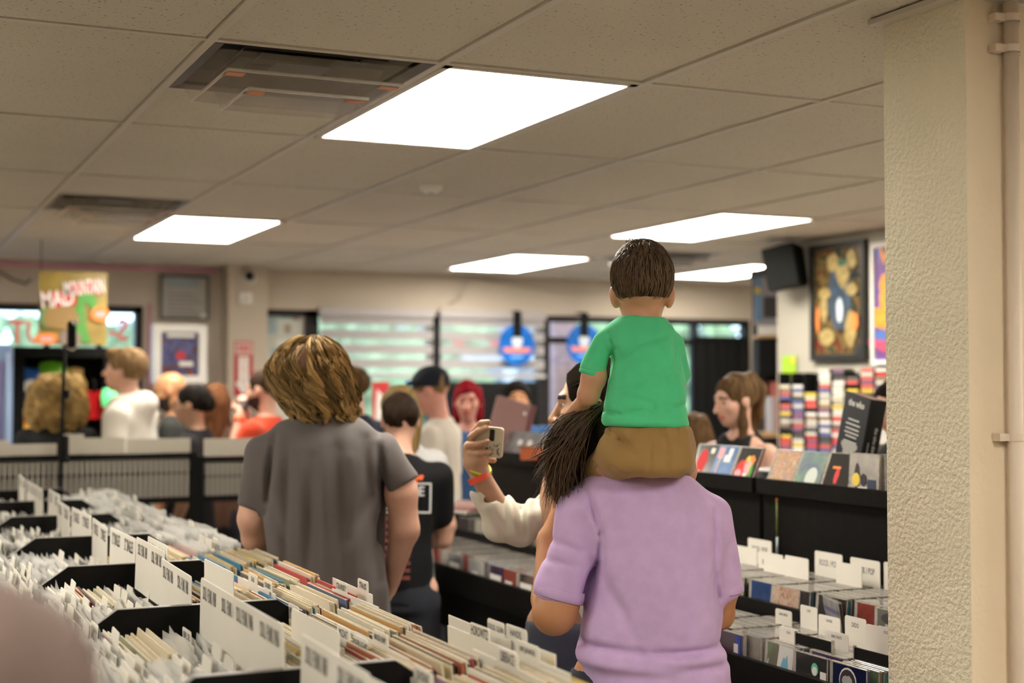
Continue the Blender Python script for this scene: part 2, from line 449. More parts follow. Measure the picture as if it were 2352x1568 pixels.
# ---- ceiling: bars, then one piece for each tile in view
lights = [(1, 0), (1, 3), (5, 2), (5, 4), (8, 4), (1, -3), (5, 0), (5, -2), (-3, 0), (-3, 3), (-3, -3)]  # out-of-view entries continue the grid; some added to brighten foreground and left ceiling
vents = [(0, 0, 0), (0, 2, 1), (6, 3, 1)]                # column, row, which half of the cell
cb = MB()
for i in range(-7, 12): cb.box((GX + i * TX - .012, Y0, CEIL - .004), (GX + i * TX + .012, YB + .05, CEIL + .02))
for j in range(-6, 7): cb.box((X0, GY + j * TY - .012, CEIL - .003), (X1, GY + j * TY + .012, CEIL + .02))
cb.box((X0, Y0, CEIL + .06), (X1, YB + .2, CEIL + .1))
ceiling = structure(cb.build('ceiling', m_tbar))
tm = {}
def tile_mesh(w, l):
    if (w, l) not in tm:
        b = MB(); b.bbox((-w / 2, -l / 2, 0), (w / 2, l / 2, .015), .004); tm[(w, l)] = b.mesh('ceiling_tile', m_tile)
    return tm[(w, l)]
rest = MB()
for i in range(-7, 11):
    for j in range(-6, 6):
        if (i, j) in lights: continue
        x, y = GX + (i + .5) * TX, GY + (j + .5) * TY
        hv = [h for a, b_, h in vents if (a, b_) == (i, j)]
        l, yy = TY - .026, y
        if hv: l = TY / 2 - .026; yy = y + (TY / 4 if hv[0] == 0 else -TY / 4)
        d = Vector((x, y)); fwd = Vector((_s_, _c)); lat = Vector((_c, -_s_))
        Yc, Xc = d.dot(fwd), d.dot(lat)
        if Yc > 2.2 and abs(Xc) < Yc * .36 + 1.0 and y < YB + .2:
            obj('ceiling_tile', tile_mesh(TX - .026, l), ceiling, (x, yy, CEIL + .001 + random.uniform(-.001, .001)))
        else: rest.box((x - TX / 2 + .013, yy - l / 2, CEIL + .001), (x + TX / 2 - .013, yy + l / 2, CEIL + .015))
r_ = rest.build('tile_field', m_tile, ceiling); r_['kind'] = 'stuff'
for a, b_, h in vents:                                   # the bar that closes a half cell
    y = GY + (b_ + .5) * TY; part('cross_bar', m_tbar, ceiling, ((GX + a * TX, y - .012, CEIL - .003), (GX + (a + 1) * TX, y + .012, CEIL + .02)))

# ---- walls and floor
structure(part('floor', m_floor, None, ((X0, Y0, -.1), (X1, YB, 0))))
wb = MB()
WIN_TOP = 2.15
wb.box((X0, YB, WIN_TOP), (X1, YB + .15, CEIL + .06))                        # header over the shop front
wb.box((X0, YB, 0), (.55, YB + .15, WIN_TOP)); wb.box((.55, YB, 0), (1.79, YB + .15, 1.0))
wb.box((1.79, YB, 0), (2.62, YB + .15, WIN_TOP)); wb.box((6.86, YB, 0), (X1, YB + .15, WIN_TOP))
wb.box((2.62, YB, 0), (6.86, YB + .15, .12))
structure(wb.build('wall_back', m_wall))
structure(part('wall_pier', m_wall, None, ((2.34, YB - .22, 0), (2.62, YB, CEIL))))
structure(part('wall_left', m_wall, None, ((X0 - .1, Y0, 0), (X0, YB + .15, CEIL + .1))))
structure(part('wall_rear', m_wall, None, ((X0, Y0 - .1, 0), (X1, Y0, CEIL + .1))))
structure(part('wall_right', m_white_wall, None, ((XR, Y0, 0), (XR + .12, YR, CEIL + .06))))
structure(part('wall_far_right', m_wall, None, ((X1, Y0, 0), (X1 + .1, YB + .15, CEIL + .1))))
# pillar beside the camera: stippled side, smooth end, small trim under the ceiling, conduit
pl = MB(); px0, py0, py1 = 2.150, 2.355, 2.625
pl.add([(px0, py0, 0), (px0, py1, 0), (px0, py1, CEIL), (px0, py0, CEIL)], [(0, 1, 2, 3)][::-1], 0)
pl.add([(px0, py0, 0), (px0 + .42, py0, 0), (px0 + .42, py0, CEIL), (px0, py0, CEIL)], [(0, 1, 2, 3)], 1)
pl.add([(px0 + .42, py0, 0), (px0 + .42, py1, 0), (px0 + .42, py1, CEIL), (px0 + .42, py0, CEIL)], [(0, 1, 2, 3)], 1)
pl.add([(px0, py1, 0), (px0 + .42, py1, 0), (px0 + .42, py1, CEIL), (px0, py1, CEIL)], [(3, 2, 1, 0)], 1)
pillar = structure(pl.build('wall_pillar', [m_stucco, m_stucco_b]))
part('trim', m_tbar, pillar, ((px0 - .04, py0 - .02, CEIL - .016), (px0 + .46, py1 + .005, CEIL - .004)))
cx = on(1, py0 - .02, 2328, 784).x
cd = thing('conduit_pipe', 'beige painted conduit pipe clipped to the end of the stippled pillar', 'pipe', (cx, py0 - .022, 0))
m_pipe = mat('painted_pipe', (.66, .55, .44), .55)
MB().tube([(0, 0, 0), (0, 0, CEIL - .02)], .0165, 14).build('pipe', m_pipe, cd)
for k, py in enumerate((48, 118, 1003)):
    z = on(1, py0, 2310, py).z; b = MB(); b.box((-.045, -.003, z - .008), (-.016, .02, z + .008)); b.tube([(0, 0, z - .008), (0, 0, z + .008)], .019, 14, cap=False); b.box((.016, .012, z - .008), (.04, .02, z + .008))
    b.build('clip', m_pipe, cd)

# ---- ceiling lights: frame and glowing diffuser
m_diff = bpy.data.materials.new('lamp_diffuser'); m_diff.use_nodes = True
_p = m_diff.node_tree.nodes['Principled BSDF']; _p.inputs['Base Color'].default_value = (.9, .9, .88, 1)
_p.inputs['Emission Color'].default_value = (*LAMP_COLOR, 1); _p.inputs['Emission Strength'].default_value = LAMP_STRENGTH
where = {(1, 0): 'nearest the camera, between two plastic-covered vents', (1, 3): 'at the left, beyond the far vent', (5, 2): 'above the toddler, nearest the poster wall',
         (5, 4): 'in the middle, closest to the striped window blinds', (8, 4): 'at the far right, half behind the black speaker'}
for (i, j) in lights:
    x, y = GX + i * TX, GY + j * TY
    lab = 'bright white panel light in the ceiling ' + where.get((i, j), 'outside the picture')
    t = thing('ceiling_light', lab, 'ceiling light', (x, y, CEIL), 0, 'ceiling panel lights')
    f = MB(); w = .022
    for lo, hi in (((.012, .012), (TX - .012, .012 + w)), ((.012, TY - .012 - w), (TX - .012, TY - .012)), ((.012, .012), (.012 + w, TY - .012)), ((TX - .012 - w, .012), (TX - .012, TY - .012))):
        f.box((*lo, -.006), (*hi, .03))
    f.box((.012, .012, .026), (TX - .012, TY - .012, .03)); f.build('frame', m_tbar, t)
    d = MB(); d.bbox((.034, .034, -.003), (TX - .034, TY - .034, .02), .002); d.build('diffuser', m_diff, t)

# ---- air vents: square diffuser with stepped louvres and plastic deflectors
m_ventm = mat('vent_metal', (.13, .11, .09), .45, metal=.5); m_dark = mat('duct_dark', (.02, .018, .015), .9)
m_plast = sheer('clear_plastic', (.42, .37, .30), .30, .45); m_highlight = mat('edge_highlight', (.66, .62, .56), .3); m_tape = mat('orange_tape', (.62, .25, .12), .6)
vlab = ['square air vent with clear plastic deflectors beside the nearest panel light', 'square air vent with clear plastic deflectors at the far left', 'square air vent behind the toddler\'s head, before the black speaker']
for n_, (a, b_, h) in enumerate(vents):
    x, y = GX + a * TX, GY + b_ * TY + (0 if h == 0 else TY / 2); S = TX
    t = thing('air_vent', vlab[n_], 'air vent', (x + S / 2, y + S / 2, CEIL), 0, 'ceiling air vents')
    e_ = S / 2 - .013
    part('duct', m_dark, t, ((-e_, -e_, .045), (e_, e_, .05)), ((-e_, -e_, .0), (-e_ + .002, e_, .045)), ((e_ - .002, -e_, .0), (e_, e_, .045)), ((-e_, -e_, .0), (e_, -e_ + .002, .045)), ((-e_, e_ - .002, .0), (e_, e_, .045)))
    def ring(r0, z0, r1, z1, m, name, th=.003):
        b = MB()
        for q in range(4):
            T = Matrix.Rotation(q * math.pi / 2, 4, 'Z')
            b.add([(-r0, -r0, z0), (r0, -r0, z0), (r1, -r1, z1), (-r1, -r1, z1), (-r0, -r0, z0 + th), (r0, -r0, z0 + th), (r1, -r1, z1 + th), (-r1, -r1, z1 + th)],
                  [(3, 2, 1, 0), (4, 5, 6, 7), (0, 1, 5, 4), (2, 3, 7, 6)], 0, T)
        return b.build(name, m, t)
    ring(.291, -.004, .262, .003, m_ventm, 'frame')
    for q, r0 in enumerate((.255, .195, .135)): ring(r0, .012 + .002 * q, r0 - .03, .042, m_ventm, 'louvre')
    part('centre_plate', m_ventm, t, ((-.075, -.075, .012), (.075, .075, .016)))
    for q, (r0, zz) in enumerate(((.235, -.045), (.165, -.075))):
        b = MB()                                          # hanging sheet: three bent sides, open towards the far side
        b.box((-r0, -r0, zz), (r0, r0 * .9, zz + .0025))
        b.add([(-r0, -r0, zz), (-r0, r0 * .9, zz), (-r0 - .03, r0 * .9, .0), (-r0 - .03, -r0 - .03, .0)], [(0, 1, 2, 3)])
        b.add([(r0, -r0, zz), (r0, r0 * .9, zz), (r0 + .03, r0 * .9, .0), (r0 + .03, -r0 - .03, .0)], [(3, 2, 1, 0)])
        b.add([(-r0, -r0, zz), (r0, -r0, zz), (r0 + .03, -r0 - .03, .0), (-r0 - .03, -r0 - .03, .0)], [(3, 2, 1, 0)])
        s_ = b.build('plastic_deflector', m_plast, t, (0, .045, 0))
        part('tape', m_tape, s_, ((-r0 - .002, -r0 + .02, zz - .002), (-r0 + .05, -r0 + .06, zz + .0))); part('tape', m_tape, s_, ((r0 - .05, -r0 + .03, zz - .002), (r0 + .002, -r0 + .06, zz + .0)))
        part('highlight_strip', m_highlight, s_, ((-r0, -r0 - .002, zz - .002), (r0, -r0 + .005, zz + .005))); part('highlight_strip', m_highlight, s_, ((-r0 - .003, -r0, zz - .002), (-r0 + .003, r0 * .9, zz + .004)))  # pale strips paint the highlights along the sheet edges
# smoke detector
p = on(2, CEIL, 990, 424); t = thing('smoke_detector', 'small white smoke detector on the ceiling beyond the nearest light', 'smoke detector', p)
MB().lathe([(.0, -.034), (.03, -.034), (.048, -.02), (.05, -.004), (.05, 0)], 20).build('cover', m_white, t); MB().lathe([(.0, -.038), (.012, -.037), (.014, -.033)], 12).build('sensor', mat('grey_plastic', (.4, .4, .4), .5), t)

# ---- shop front: frames, panes, blinds
def window(n, x0, x1, z0, z1, mull=(), fr=.05):
    w = structure(part('window_%d' % n, m_darkframe, None, ((x0, YB + .02, z0), (x0 + fr, YB + .1, z1)), ((x1 - fr, YB + .02, z0), (x1, YB + .1, z1)), ((x0, YB + .02, z0), (x1, YB + .1, z0 + fr)), ((x0, YB + .02, z1 - fr), (x1, YB + .1, z1))))
    xs = [x0 + fr] + list(mull) + [x1 - fr]
    for mx in mull: part('mullion', m_darkframe, w, ((mx - .02, YB + .02, z0 + fr), (mx + .02, YB + .1, z1 - fr)))
    for a, b in zip(xs[:-1], xs[1:]): part('pane', m_pane, w, ((a, YB + .055, z0 + fr), (b, YB + .06, z1 - fr)))
    return w
window(1, .55, 1.79, 1.0, WIN_TOP, (1.15, 1.50))
window(2, 3.02, 3.99, .12, WIN_TOP); window(3, 3.99, 4.92, .12, WIN_TOP); window(4, 4.92, 6.86, .12, WIN_TOP, (6.33,))
part('transom', m_darkframe, bpy.data.objects['window_4'], ((4.97, YB + .015, 1.93), (6.81, YB + .1, 1.98)))
# glazed door papered over with notices
d1 = structure(part('door_1', m_darkframe, None, ((2.62, YB + .02, .0), (2.67, YB + .1, WIN_TOP)), ((2.97, YB + .02, .0), (3.02, YB + .1, WIN_TOP)), ((2.62, YB + .02, WIN_TOP - .05), (3.02, YB + .1, WIN_TOP)), ((2.62, YB + .02, 0), (3.02, YB + .1, .12))))
part('panel', mat('frosted_door', (.52, .53, .47), .4, var=.06, vscale=3), d1, ((2.67, YB + .05, .12), (2.97, YB + .06, WIN_TOP - .05)))
m_note = [mat('note_blue', (.33, .42, .45), .7), mat('note_tan', (.33, .27, .2), .7), mat('note_white', (.62, .64, .6), .7)]
for k, (px, py, w, h) in enumerate(((660, 722, .10, .06), (680, 722, .05, .09), (618, 735, .13, .2), (661, 755, .05, .07), (650, 787, .1, .05), (638, 810, .1, .06))):
    c = on(1, YB + .045, px, py); part('notice', m_note[(k + (k > 1)) % 3], d1, ((c.x - w / 2, YB + .046, c.z - h / 2), (c.x + w / 2, YB + .049, c.z + h / 2)))
structure(part('door_lamp', m_white, None, ((2.625, YB - .02, 2.09), (2.65, YB + .02, 2.16))))
m_band = sheer('blind_band', (.36, .335, .335), .99, .8); m_sheer = sheer('blind_voile', (.8, .8, .8), .10, .8); m_case = mat('blind_case', (.40, .37, .37), .6)
for n_, (x0, x1) in enumerate(((3.05, 3.96), (4.0, 4.90))):
    t = thing('roller_blind', ['left', 'right'][n_] + ' one of two grey roller blinds with see-through stripes in the shop window', 'blind', (x0, YB - .02, 0), 0, 'striped roller blinds')
    part('casing', m_case, t, ((0, -.05, 2.11), (x1 - x0, .0, 2.17)))
    z = 2.11; k = 0
    while z > 1.69:
        part('cloth_band', m_band, t, ((.01, -.022, z - .06), (x1 - x0 - .01, -.02, z))); part('voile_band', m_sheer, t, ((.01, -.022, z - .107), (x1 - x0 - .01, -.02, z - .06))); z -= .107; k += 1
    part('bottom_bar', m_case, t, ((0, -.028, z - .03), (x1 - x0, -.014, z)))
# ---- what stands outside the shop front
m_asph = mat('asphalt', (.30, .30, .31), .9); m_bldg = mat('pale_render', (.72, .72, .70), .8); m_dwin = mat('far_window', (.18, .22, .26), .2)
m_leaf = mat('tree_leaf', (.34, .42, .22), .7, var=.5, vscale=3); m_brick = mat('outside_brick', (.55, .30, .24), .8, var=.2, vscale=12); m_trunk = mat('bark', (.12, .08, .05), .9)
structure(part('ground', m_asph, None, ((-14, YB + .16, -.15), (40, 60, -.08)))); bpy.data.objects['ground'].name = 'pavement'
t = thing('building', 'pale building across the street seen through the striped blinds', 'building', (16, 38, 0))
part('wall', m_bldg, t, ((-9, 0, -.1), (9, 6, 3.2))); part('roof', m_case, t, ((-9.3, -.4, 3.2), (9.3, 6, 3.4)))
for k in range(12): part('window', m_dwin, t, ((-8.6 + k * 1.45, -.04, .9), (-7.6 + k * 1.45, .02, 2.3)))
part('sign_board', mat('sign_red', (.6, .1, .07), .6), t, ((-2.5, -.1, 2.5), (2.0, 0, 3.0)))
def tree(x, y, h, s, lab):
    t = thing('tree', lab, 'tree', (x, y, -.1), 0, 'trees across the street')
    MB().tube([(0, 0, 0), (.1, 0, h * .4), (0, .1, h * .7)], [.2, .15, .08], 8).build('trunk', m_trunk, t)
    F = Field((-s * 1.4, -s * 1.4, h * .3), (s * 1.4, s * 1.4, h * 1.2), s / 9)
    rr = random.Random(int(x * 10))
    for k in range(14): F.add(ell((rr.uniform(-.7, .7) * s, rr.uniform(-.7, .7) * s, h * .7 + rr.uniform(-.35, .35) * s), [s * rr.uniform(.3, .5)] * 3), s * .1)
    F.disp(waves(6 / s, s * .08, 3), s * .4); obj('crown', F.mesh('crown', m_leaf, 0), t)
tree(2.6, 32, 2.6, 1.0, 'leafy tree outside the left shop window'); tree(6.2, 36, 2.6, 1.1, 'second leafy tree outside the left shop window'); tree(10.2, 28, 2.6, 1.1, 'leafy tree outside behind the striped blinds')
tree(14.5, 25, 3.2, 1.0, 'leafy tree outside beyond the blue round signs')
t = thing('brick_column', 'red brick column outside the shop window behind the phone holder', 'column', (on(1, 12, 1302, 800).x, 12, -.1))
k = 0
for r in range(34):
    for c in range(2):
        o = .0 if r % 2 else .11
        b = MB(); b.bbox((c * .12 - .12, 0, .02 + r * .075), (c * .12 - .005, .2, .085 + r * .075), .004); b.build('brick', m_brick, t)
part('mortar', m_case, t, ((-.115, .01, 0), (.11, .19, 2.6)))

# ================================================================ ON THE WALLS
def Rz(a): return Matrix.Rotation(a, 4, 'Z')
def art(name, stops, scale=4., seed=0., rough=.35, distort=1.5, stretch=(1, 1, 1)):
    """printed picture: several flat inks laid out by noise"""
    if name in MATS: return MATS[name]
    m = bpy.data.materials.new(name); m.use_nodes = True; nt = m.node_tree; p = nt.nodes['Principled BSDF']; p.inputs['Roughness'].default_value = rough
    tc = nn(nt, 'ShaderNodeTexCoord'); mp = nn(nt, 'ShaderNodeMapping'); mp.inputs['Location'].default_value = (seed, seed * 1.7, seed * .6); mp.inputs['Scale'].default_value = stretch
    nz = nn(nt, 'ShaderNodeTexNoise'); nz.inputs['Scale'].default_value = scale; nz.inputs['Detail'].default_value = 3; nz.inputs['Distortion'].default_value = distort
    rp = nn(nt, 'ShaderNodeValToRGB'); el = rp.color_ramp.elements
    while len(el) < len(stops): el.new(.5)
    for i, c in enumerate(stops): el[i].position = .28 + .44 * i / max(1, len(stops) - 1); el[i].color = (*c, 1)
    nt.links.new(tc.outputs['Object'], mp.inputs[0]); nt.links.new(mp.outputs[0], nz.inputs['Vector']); nt.links.new(nz.outputs[0], rp.inputs[0]); nt.links.new(rp.outputs[0], p.inputs['Base Color'])
    MATS[name] = m; return m
def blob(n=18, rx=1., ry=1., wob=.0, seed=0):
    r = random.Random(seed); return [(rx * math.cos(2 * math.pi * i / n) * (1 + wob * r.uniform(-1, 1)), ry * math.sin(2 * math.pi * i / n) * (1 + wob * r.uniform(-1, 1))) for i in range(n)]
def patch(parent, T, poly, m, z=.001, name='print', th=.0008):
    """flat printed shape lying on a face (T as from face_T)"""
    b = MB(); b.prism(poly, 2, z, z + th); o = b.build(name, m, parent); o.matrix_basis = T; return o
def rect(x0, y0, x1, y1): return [(x0, y0), (x1, y0), (x1, y1), (x0, y1)]
def picture(name, label, cat, cx, y, cz, w, h, fw, fm, am, rz=0, depth=.03, group=None):
    """frame whose front looks to -y before turning by rz about its centre"""
    t = thing(name, label, cat, (cx, y, cz), rz, group); b = []
    for lo, hi in (((-w / 2, -h / 2), (w / 2, -h / 2 + fw)), ((-w / 2, h / 2 - fw), (w / 2, h / 2)), ((-w / 2, -h / 2 + fw), (-w / 2 + fw, h / 2 - fw)), ((w / 2 - fw, -h / 2 + fw), (w / 2, h / 2 - fw))):
        b.append(((lo[0], -depth, lo[1]), (hi[0], 0, hi[1])))
    part('frame', fm, t, *b); part('print', am, t, ((-w / 2 + fw, -depth * .5, -h / 2 + fw), (w / 2 - fw, -depth * .4, h / 2 - fw)))
    return t
ink = lambda n, c, r=.6: mat('ink_' + n, c, r)
i_red, i_white, i_yel, i_org, i_grn, i_blue, i_pink, i_dk = ink('red', (.55, .03, .03)), ink('white', (.78, .75, .70)), ink('yellow', (.70, .52, .07)), ink('orange', (.75, .22, .04)), ink('green', (.08, .28, .05)), ink('blue', (.02, .16, .55)), ink('pink', (.75, .35, .38)), ink('dark', (.03, .025, .03))
YW = YB - .005
# framed certificate
c0, c1 = on(1, YW, 366, 630), on(1, YW, 478, 736)
t = picture('framed_certificate', 'grey-framed certificate high on the back wall left of the pier', 'picture', (c0.x + c1.x) / 2, YW, (c0.z + c1.z) / 2, c1.x - c0.x, c0.z - c1.z, .018, mat('pewter_frame', (.09, .085, .08), .4), ink('paper', (.42, .40, .36)))
T = face_T((0, -.02, 0), (1, 0, 0), (0, 0, 1)); patch(t, T, rect(-.12, .07, .1, .14), ink('note', (.30, .35, .38)), name='heading')
for k in range(6): patch(t, T, rect(-.12, .02 - k * .03, .06 + .03 * (k % 3), .03 - k * .03), ink('grey', (.28, .26, .25)), name='text_line')
patch(t, T, blob(12, .03, .02), i_white, name='seal').location = (.14, -.022, -.13)
# white framed gig poster in a box frame
c0, c1 = on(1, 9.5, 347, 745), on(1, 9.5, 468, 880)
t = picture('poster_box', 'white box frame with a dark band poster below the certificate', 'poster', (c0.x + c1.x) / 2, 9.5, (c0.z + c1.z) / 2, c1.x - c0.x, c0.z - c1.z, .05, mat('frame_white', (.74, .72, .68), .5), art('gig_art', [(.02, .02, .05), (.03, .03, .12), (.10, .10, .25), (.05, .02, .02), (.30, .05, .03)], 9, 3), .0, .09)
part('stand', m_blackmat, t, ((-.05, .0, -(c0.z + c1.z) / 2), (.05, .05, -.05)))
T = face_T((0, -.055, 0), (1, 0, 0), (0, 0, 1)); patch(t, T, blob(16, .032, .028), i_red, name='red_badge').location = (.01, -.055, -.01)
patch(t, T, rect(-.08, .11, .1, .135), i_white, name='headline'); patch(t, T, rect(.0, -.08, .09, -.05), i_white, name='caption')
# pier: camera dome, white box, extinguisher sign, extinguisher
YP = YB - .22
p = on(1, YP, 571, 635); t = thing('security_camera', 'white security camera with a black dome high on the pier', 'camera', (p.x, YP, p.z)); T = face_T((0, 0, 0), (1, 0, 0), (0, 0, 1))
MB().lathe([(.055, 0), (.055, .02), (.04, .03), (0, .03)], 20, T=T).build('base', mat('cam_white', (.6, .57, .52), .5), t); MB().lathe([(.036, .025), (.032, .045), (.018, .058), (0, .062)], 18, T=T).build('dome', mat('black_gloss', (.005, .005, .005), .08), t)
p = on(1, YP, 563, 684); t = thing('wall_sensor', 'small white sensor box below the camera on the pier', 'sensor', (p.x, YP, p.z)); MB().bbox((-.045, -.025, -.04), (.045, 0, .04), .008).build('box', m_white, t); part('slot', i_dk, t, ((-.02, -.027, -.01), (.02, -.025, -.004)))
c0, c1 = on(1, YP, 538, 783), on(1, YP, 580, 909); w, h = c1.x - c0.x, c0.z - c1.z
t = thing('extinguisher_sign', 'red and white fire extinguisher sign with a down arrow on the pier', 'sign', (c0.x + w / 2, YP - .002, (c0.z + c1.z) / 2))
part('plate', mat('sign_red2', (.42, .012, .02), .5), t, ((-w / 2, -.004, -h / 2), (w / 2, 0, h / 2)))
T = face_T((0, -.0045, 0), (1, 0, 0), (0, 0, 1)); a = .27 * w
patch(t, T, [(-a, h * .22), (-a, -h * .25), (-w * .46, -h * .25), (0, -h * .49), (w * .46, -h * .25), (a, -h * .25), (a, h * .22)], i_white, .0, 'arrow')
patch(t, T, rect(-w * .45, h * .25, w * .45, h * .48), ink('sign_pink', (.62, .38, .34)), .0, 'heading_panel')
lettering('FIRE', .05, i_red, t, T @ Matrix.Translation((0, h * .365, .0016)), .9, .02)
for k, ch in enumerate('EXTINGUISHER'): lettering(ch, .028, i_red, t, T @ Matrix.Translation((0, h * (.19 - k * .044), .0016)))
p = on(1, YP - .1, 556, 985); t = thing('fire_extinguisher', 'red fire extinguisher with a green label hanging at the foot of the pier', 'extinguisher', (p.x, YP - .1, p.z - .3))
MB().lathe([(0, 0), (.07, 0), (.075, .03), (.075, .33), (.05, .38), (.02, .4), (.02, .43)], 18).build('cylinder', mat('ext_red', (.35, .02, .02), .3), t)
MB().lathe([(.077, .12), (.077, .3)], 18).build('label', mat('ext_green', (.05, .28, .04), .5), t); b = MB(); b.box((-.02, -.02, .42), (.02, .02, .46)); b.box((-.07, -.008, .45), (.05, .008, .465)); b.build('handle', m_blackmat, t); MB().tube([(.02, 0, .44), (.09, 0, .4), (.095, 0, .25)], .01, 8).build('hose', m_blackmat, t)
# mirrored red letters on the left window glass (they face the street)
m_let = mat('window_vinyl', (.80, .10, .08), .5, emit=.35)  # emission stands in for daylight coming through the vinyl
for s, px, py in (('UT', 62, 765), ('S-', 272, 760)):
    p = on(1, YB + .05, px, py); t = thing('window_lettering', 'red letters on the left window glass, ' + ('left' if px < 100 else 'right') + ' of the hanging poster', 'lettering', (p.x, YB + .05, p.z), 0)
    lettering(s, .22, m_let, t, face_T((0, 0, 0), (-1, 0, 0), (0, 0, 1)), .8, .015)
m_neon = mat('pink_tube', (.55, .18, .28), .4, emit=.12)
t = thing('window_tube', 'thin pink light strip around the left window frame', 'light strip', (0, YB - .015, 0)); MB().tube([(1.83, 0, 1.2), (1.83, 0, 2.17)], .008, 6).build('side_strip', m_neon, t); MB().tube([(-.6, 0, CEIL - .03), (2.3, 0, CEIL - .03)], .008, 6).build('top_strip', m_neon, t)
# hanging snack poster
yp = 8.6; c0, c1 = on(1, yp, 90, 622), on(1, yp, 245, 792); w, h = c1.x - c0.x, c0.z - c1.z
t = thing('hanging_poster', 'yellow snack poster with tilted white lettering hanging before the left window', 'poster', (c0.x + w / 2, yp, (c0.z + c1.z) / 2))
b = MB(); N = 10
for i in range(N):
    for s_ in (0, 1):
        x = -w / 2 + w * (i + s_) / N
    xa, xb = -w / 2 + w * i / N, -w / 2 + w * (i + 1) / N; ya, yb_ = -.012 * math.sin(3.1 * i / N), -.012 * math.sin(3.1 * (i + 1) / N)
    b.add([(xa, ya, -h / 2), (xb, yb_, -h / 2), (xb, yb_, h / 2), (xa, ya, h / 2), (xa, ya + .002, -h / 2), (xb, yb_ + .002, -h / 2), (xb, yb_ + .002, h / 2), (xa, ya + .002, h / 2)], [(0, 1, 2, 3), (7, 6, 5, 4), (3, 2, 6, 7), (1, 0, 4, 5)])
b.build('sheet', mat('poster_yellow', (.33, .235, .04), .5, col2=(.22, .15, .03), vscale=9), t)
T = face_T((0, -.016, 0), (1, 0, .12), (-.12, 0, 1)); patch(t, T, rect(-w * .46, h * .04, w * .05, h * .24), i_red, 0, 'red_band'); patch(t, T, rect(-w * .06, h * .17, w * .45, h * .35), i_red, 0, 'red_band')
lettering('MAD', .13, i_white, t, T @ Matrix.Translation((-w * .22, h * .14, .003)), .66, .02); lettering('MOUNTAIN', .12, i_white, t, T @ Matrix.Translation((w * .19, h * .26, .003)), .36, .02)
T = face_T((0, -.016, 0), (1, 0, 0), (0, 0, 1))
patch(t, T, [(.0, -.05), (.03, .08), (.09, .1), (.13, .06), (.13, -.01), (.1, -.03), (.09, .02), (.06, .03), (.07, -.1), (.1, -.2), (.05, -.2), (.0, -.1)], i_grn, .002, 'green_shape')
patch(t, T, blob(20, .1, .07, .1, 2), ink('brown', (.30, .18, .06)), .002, 'brown_shape').location = (-.07, -.018, -.06); patch(t, T, blob(18, .05, .07, .1, 5), ink('leaf', (.14, .25, .08)), .001, 'leaf_shape').location = (-.14, -.017, -.05)
for k, (x, z, a, b_) in enumerate(((.15, -.03, .055, .045), (-.15, -.18, .07, .035))):
    o = patch(t, T, blob(14, a, b_, .12, k), i_org, .003, 'orange_flash'); o.location = (x, -.018, z); o = patch(t, T, rect(-a * .5, -b_ * .4, a * .5, b_ * .3), i_pink, .004, 'flash_text'); o.location = (x, -.018, z)
patch(t, T, blob(14, .07, .06, .15, 8), ink('grey_print', (.22, .17, .13)), .002, 'grey_shape').location = (-.02, -.018, -.18)
MB().tube([(-w * .47, .01, h / 2 - .01), (-w * .47, .01, CEIL - (c0.z + c1.z) / 2)], .003, 6).build('cord', i_dk, t)
# two blue disc signs hanging at the shop window
for n_, (px, py) in enumerate(((1187, 792), (1341, 790))):
    p = on(1, YB - .12, px, py); t = thing('disc_sign', ['left', 'right'][n_] + ' of two blue record-shaped signs hanging in the shop window', 'sign', (p.x, YB - .12, p.z), 0, 'blue disc signs'); T = face_T((0, 0, 0), (1, 0, 0), (0, 0, 1))
    MB().prism(blob(36, .15, .16), 2, -.004, .004, T=T).build('disc', mat('disc_blue', (.01, .13, .50), .25, var=.25, vscale=6), t)
    patch(t, T, [(-.12, -.02), (-.105, -.06), (.105, -.06), (.12, -.02)], ink('salmon', (.72, .22, .17)), .005, 'band'); patch(t, T, blob(20, .045, .055), ink('pale', (.55, .62, .68)), .006, 'figure').location = (0, -.001, .03)
    patch(t, T, rect(-.05, -.1, .05, -.085), ink('sky', (.25, .5, .8)), .005, 'small_text'); part('strap', m_blackmat, t, ((-.035, -.012, .06), (.035, -.007, 2.17 - p.z))); part('hook', m_blackmat, t, ((-.01, -.012, 2.165 - p.z), (.01, .12, 2.175 - p.z)))
# cables under the ceiling
for lab, pts in (('thin dark cable drooping on the back wall at the far left', [(-20, 612), (25, 640), (60, 652), (70, 640)]), ('pale cable looping below the ceiling above the striped blinds', [(1075, 634), (1068, 655), (1050, 690), (1030, 697)]), ('pale cable sagging along the wall header behind the toddler', [(1076, 634), (1180, 655), (1300, 672), (1400, 672), (1560, 662)])):
    P = [on(1, YB - .02, *q) for q in pts]; t = thing('cable', lab, 'cable', P[0]); MB().tube([q - P[0] for q in P], .006, 6).build('wire', m_blackmat if 'dark' in lab else mat('pale_wire', (.42, .36, .3), .6), t)
# black curtain in the right window
xa, xb = on(1, YB - .1, 1592, 780).x, on(1, YB - .1, 1716, 780).x
t = thing('black_curtain', 'black slatted vertical blind drawn across the right shop window', 'blind', (xa, YB - .1, 0)); part('rail', m_blackmat, t, ((0, -.03, 1.975), (xb - xa, .02, 2.0)))
ns = 14
for k in range(ns):
    b = MB(); x = (xb - xa) * (k + .5) / ns; b.box((-.033, -.001, .02), (.033, .001, 1.975)); o = b.build('slat', m_blackmat, t, (x, 0, 0), (0, 0, .22 + .2 * math.sin(k * 2.3)))
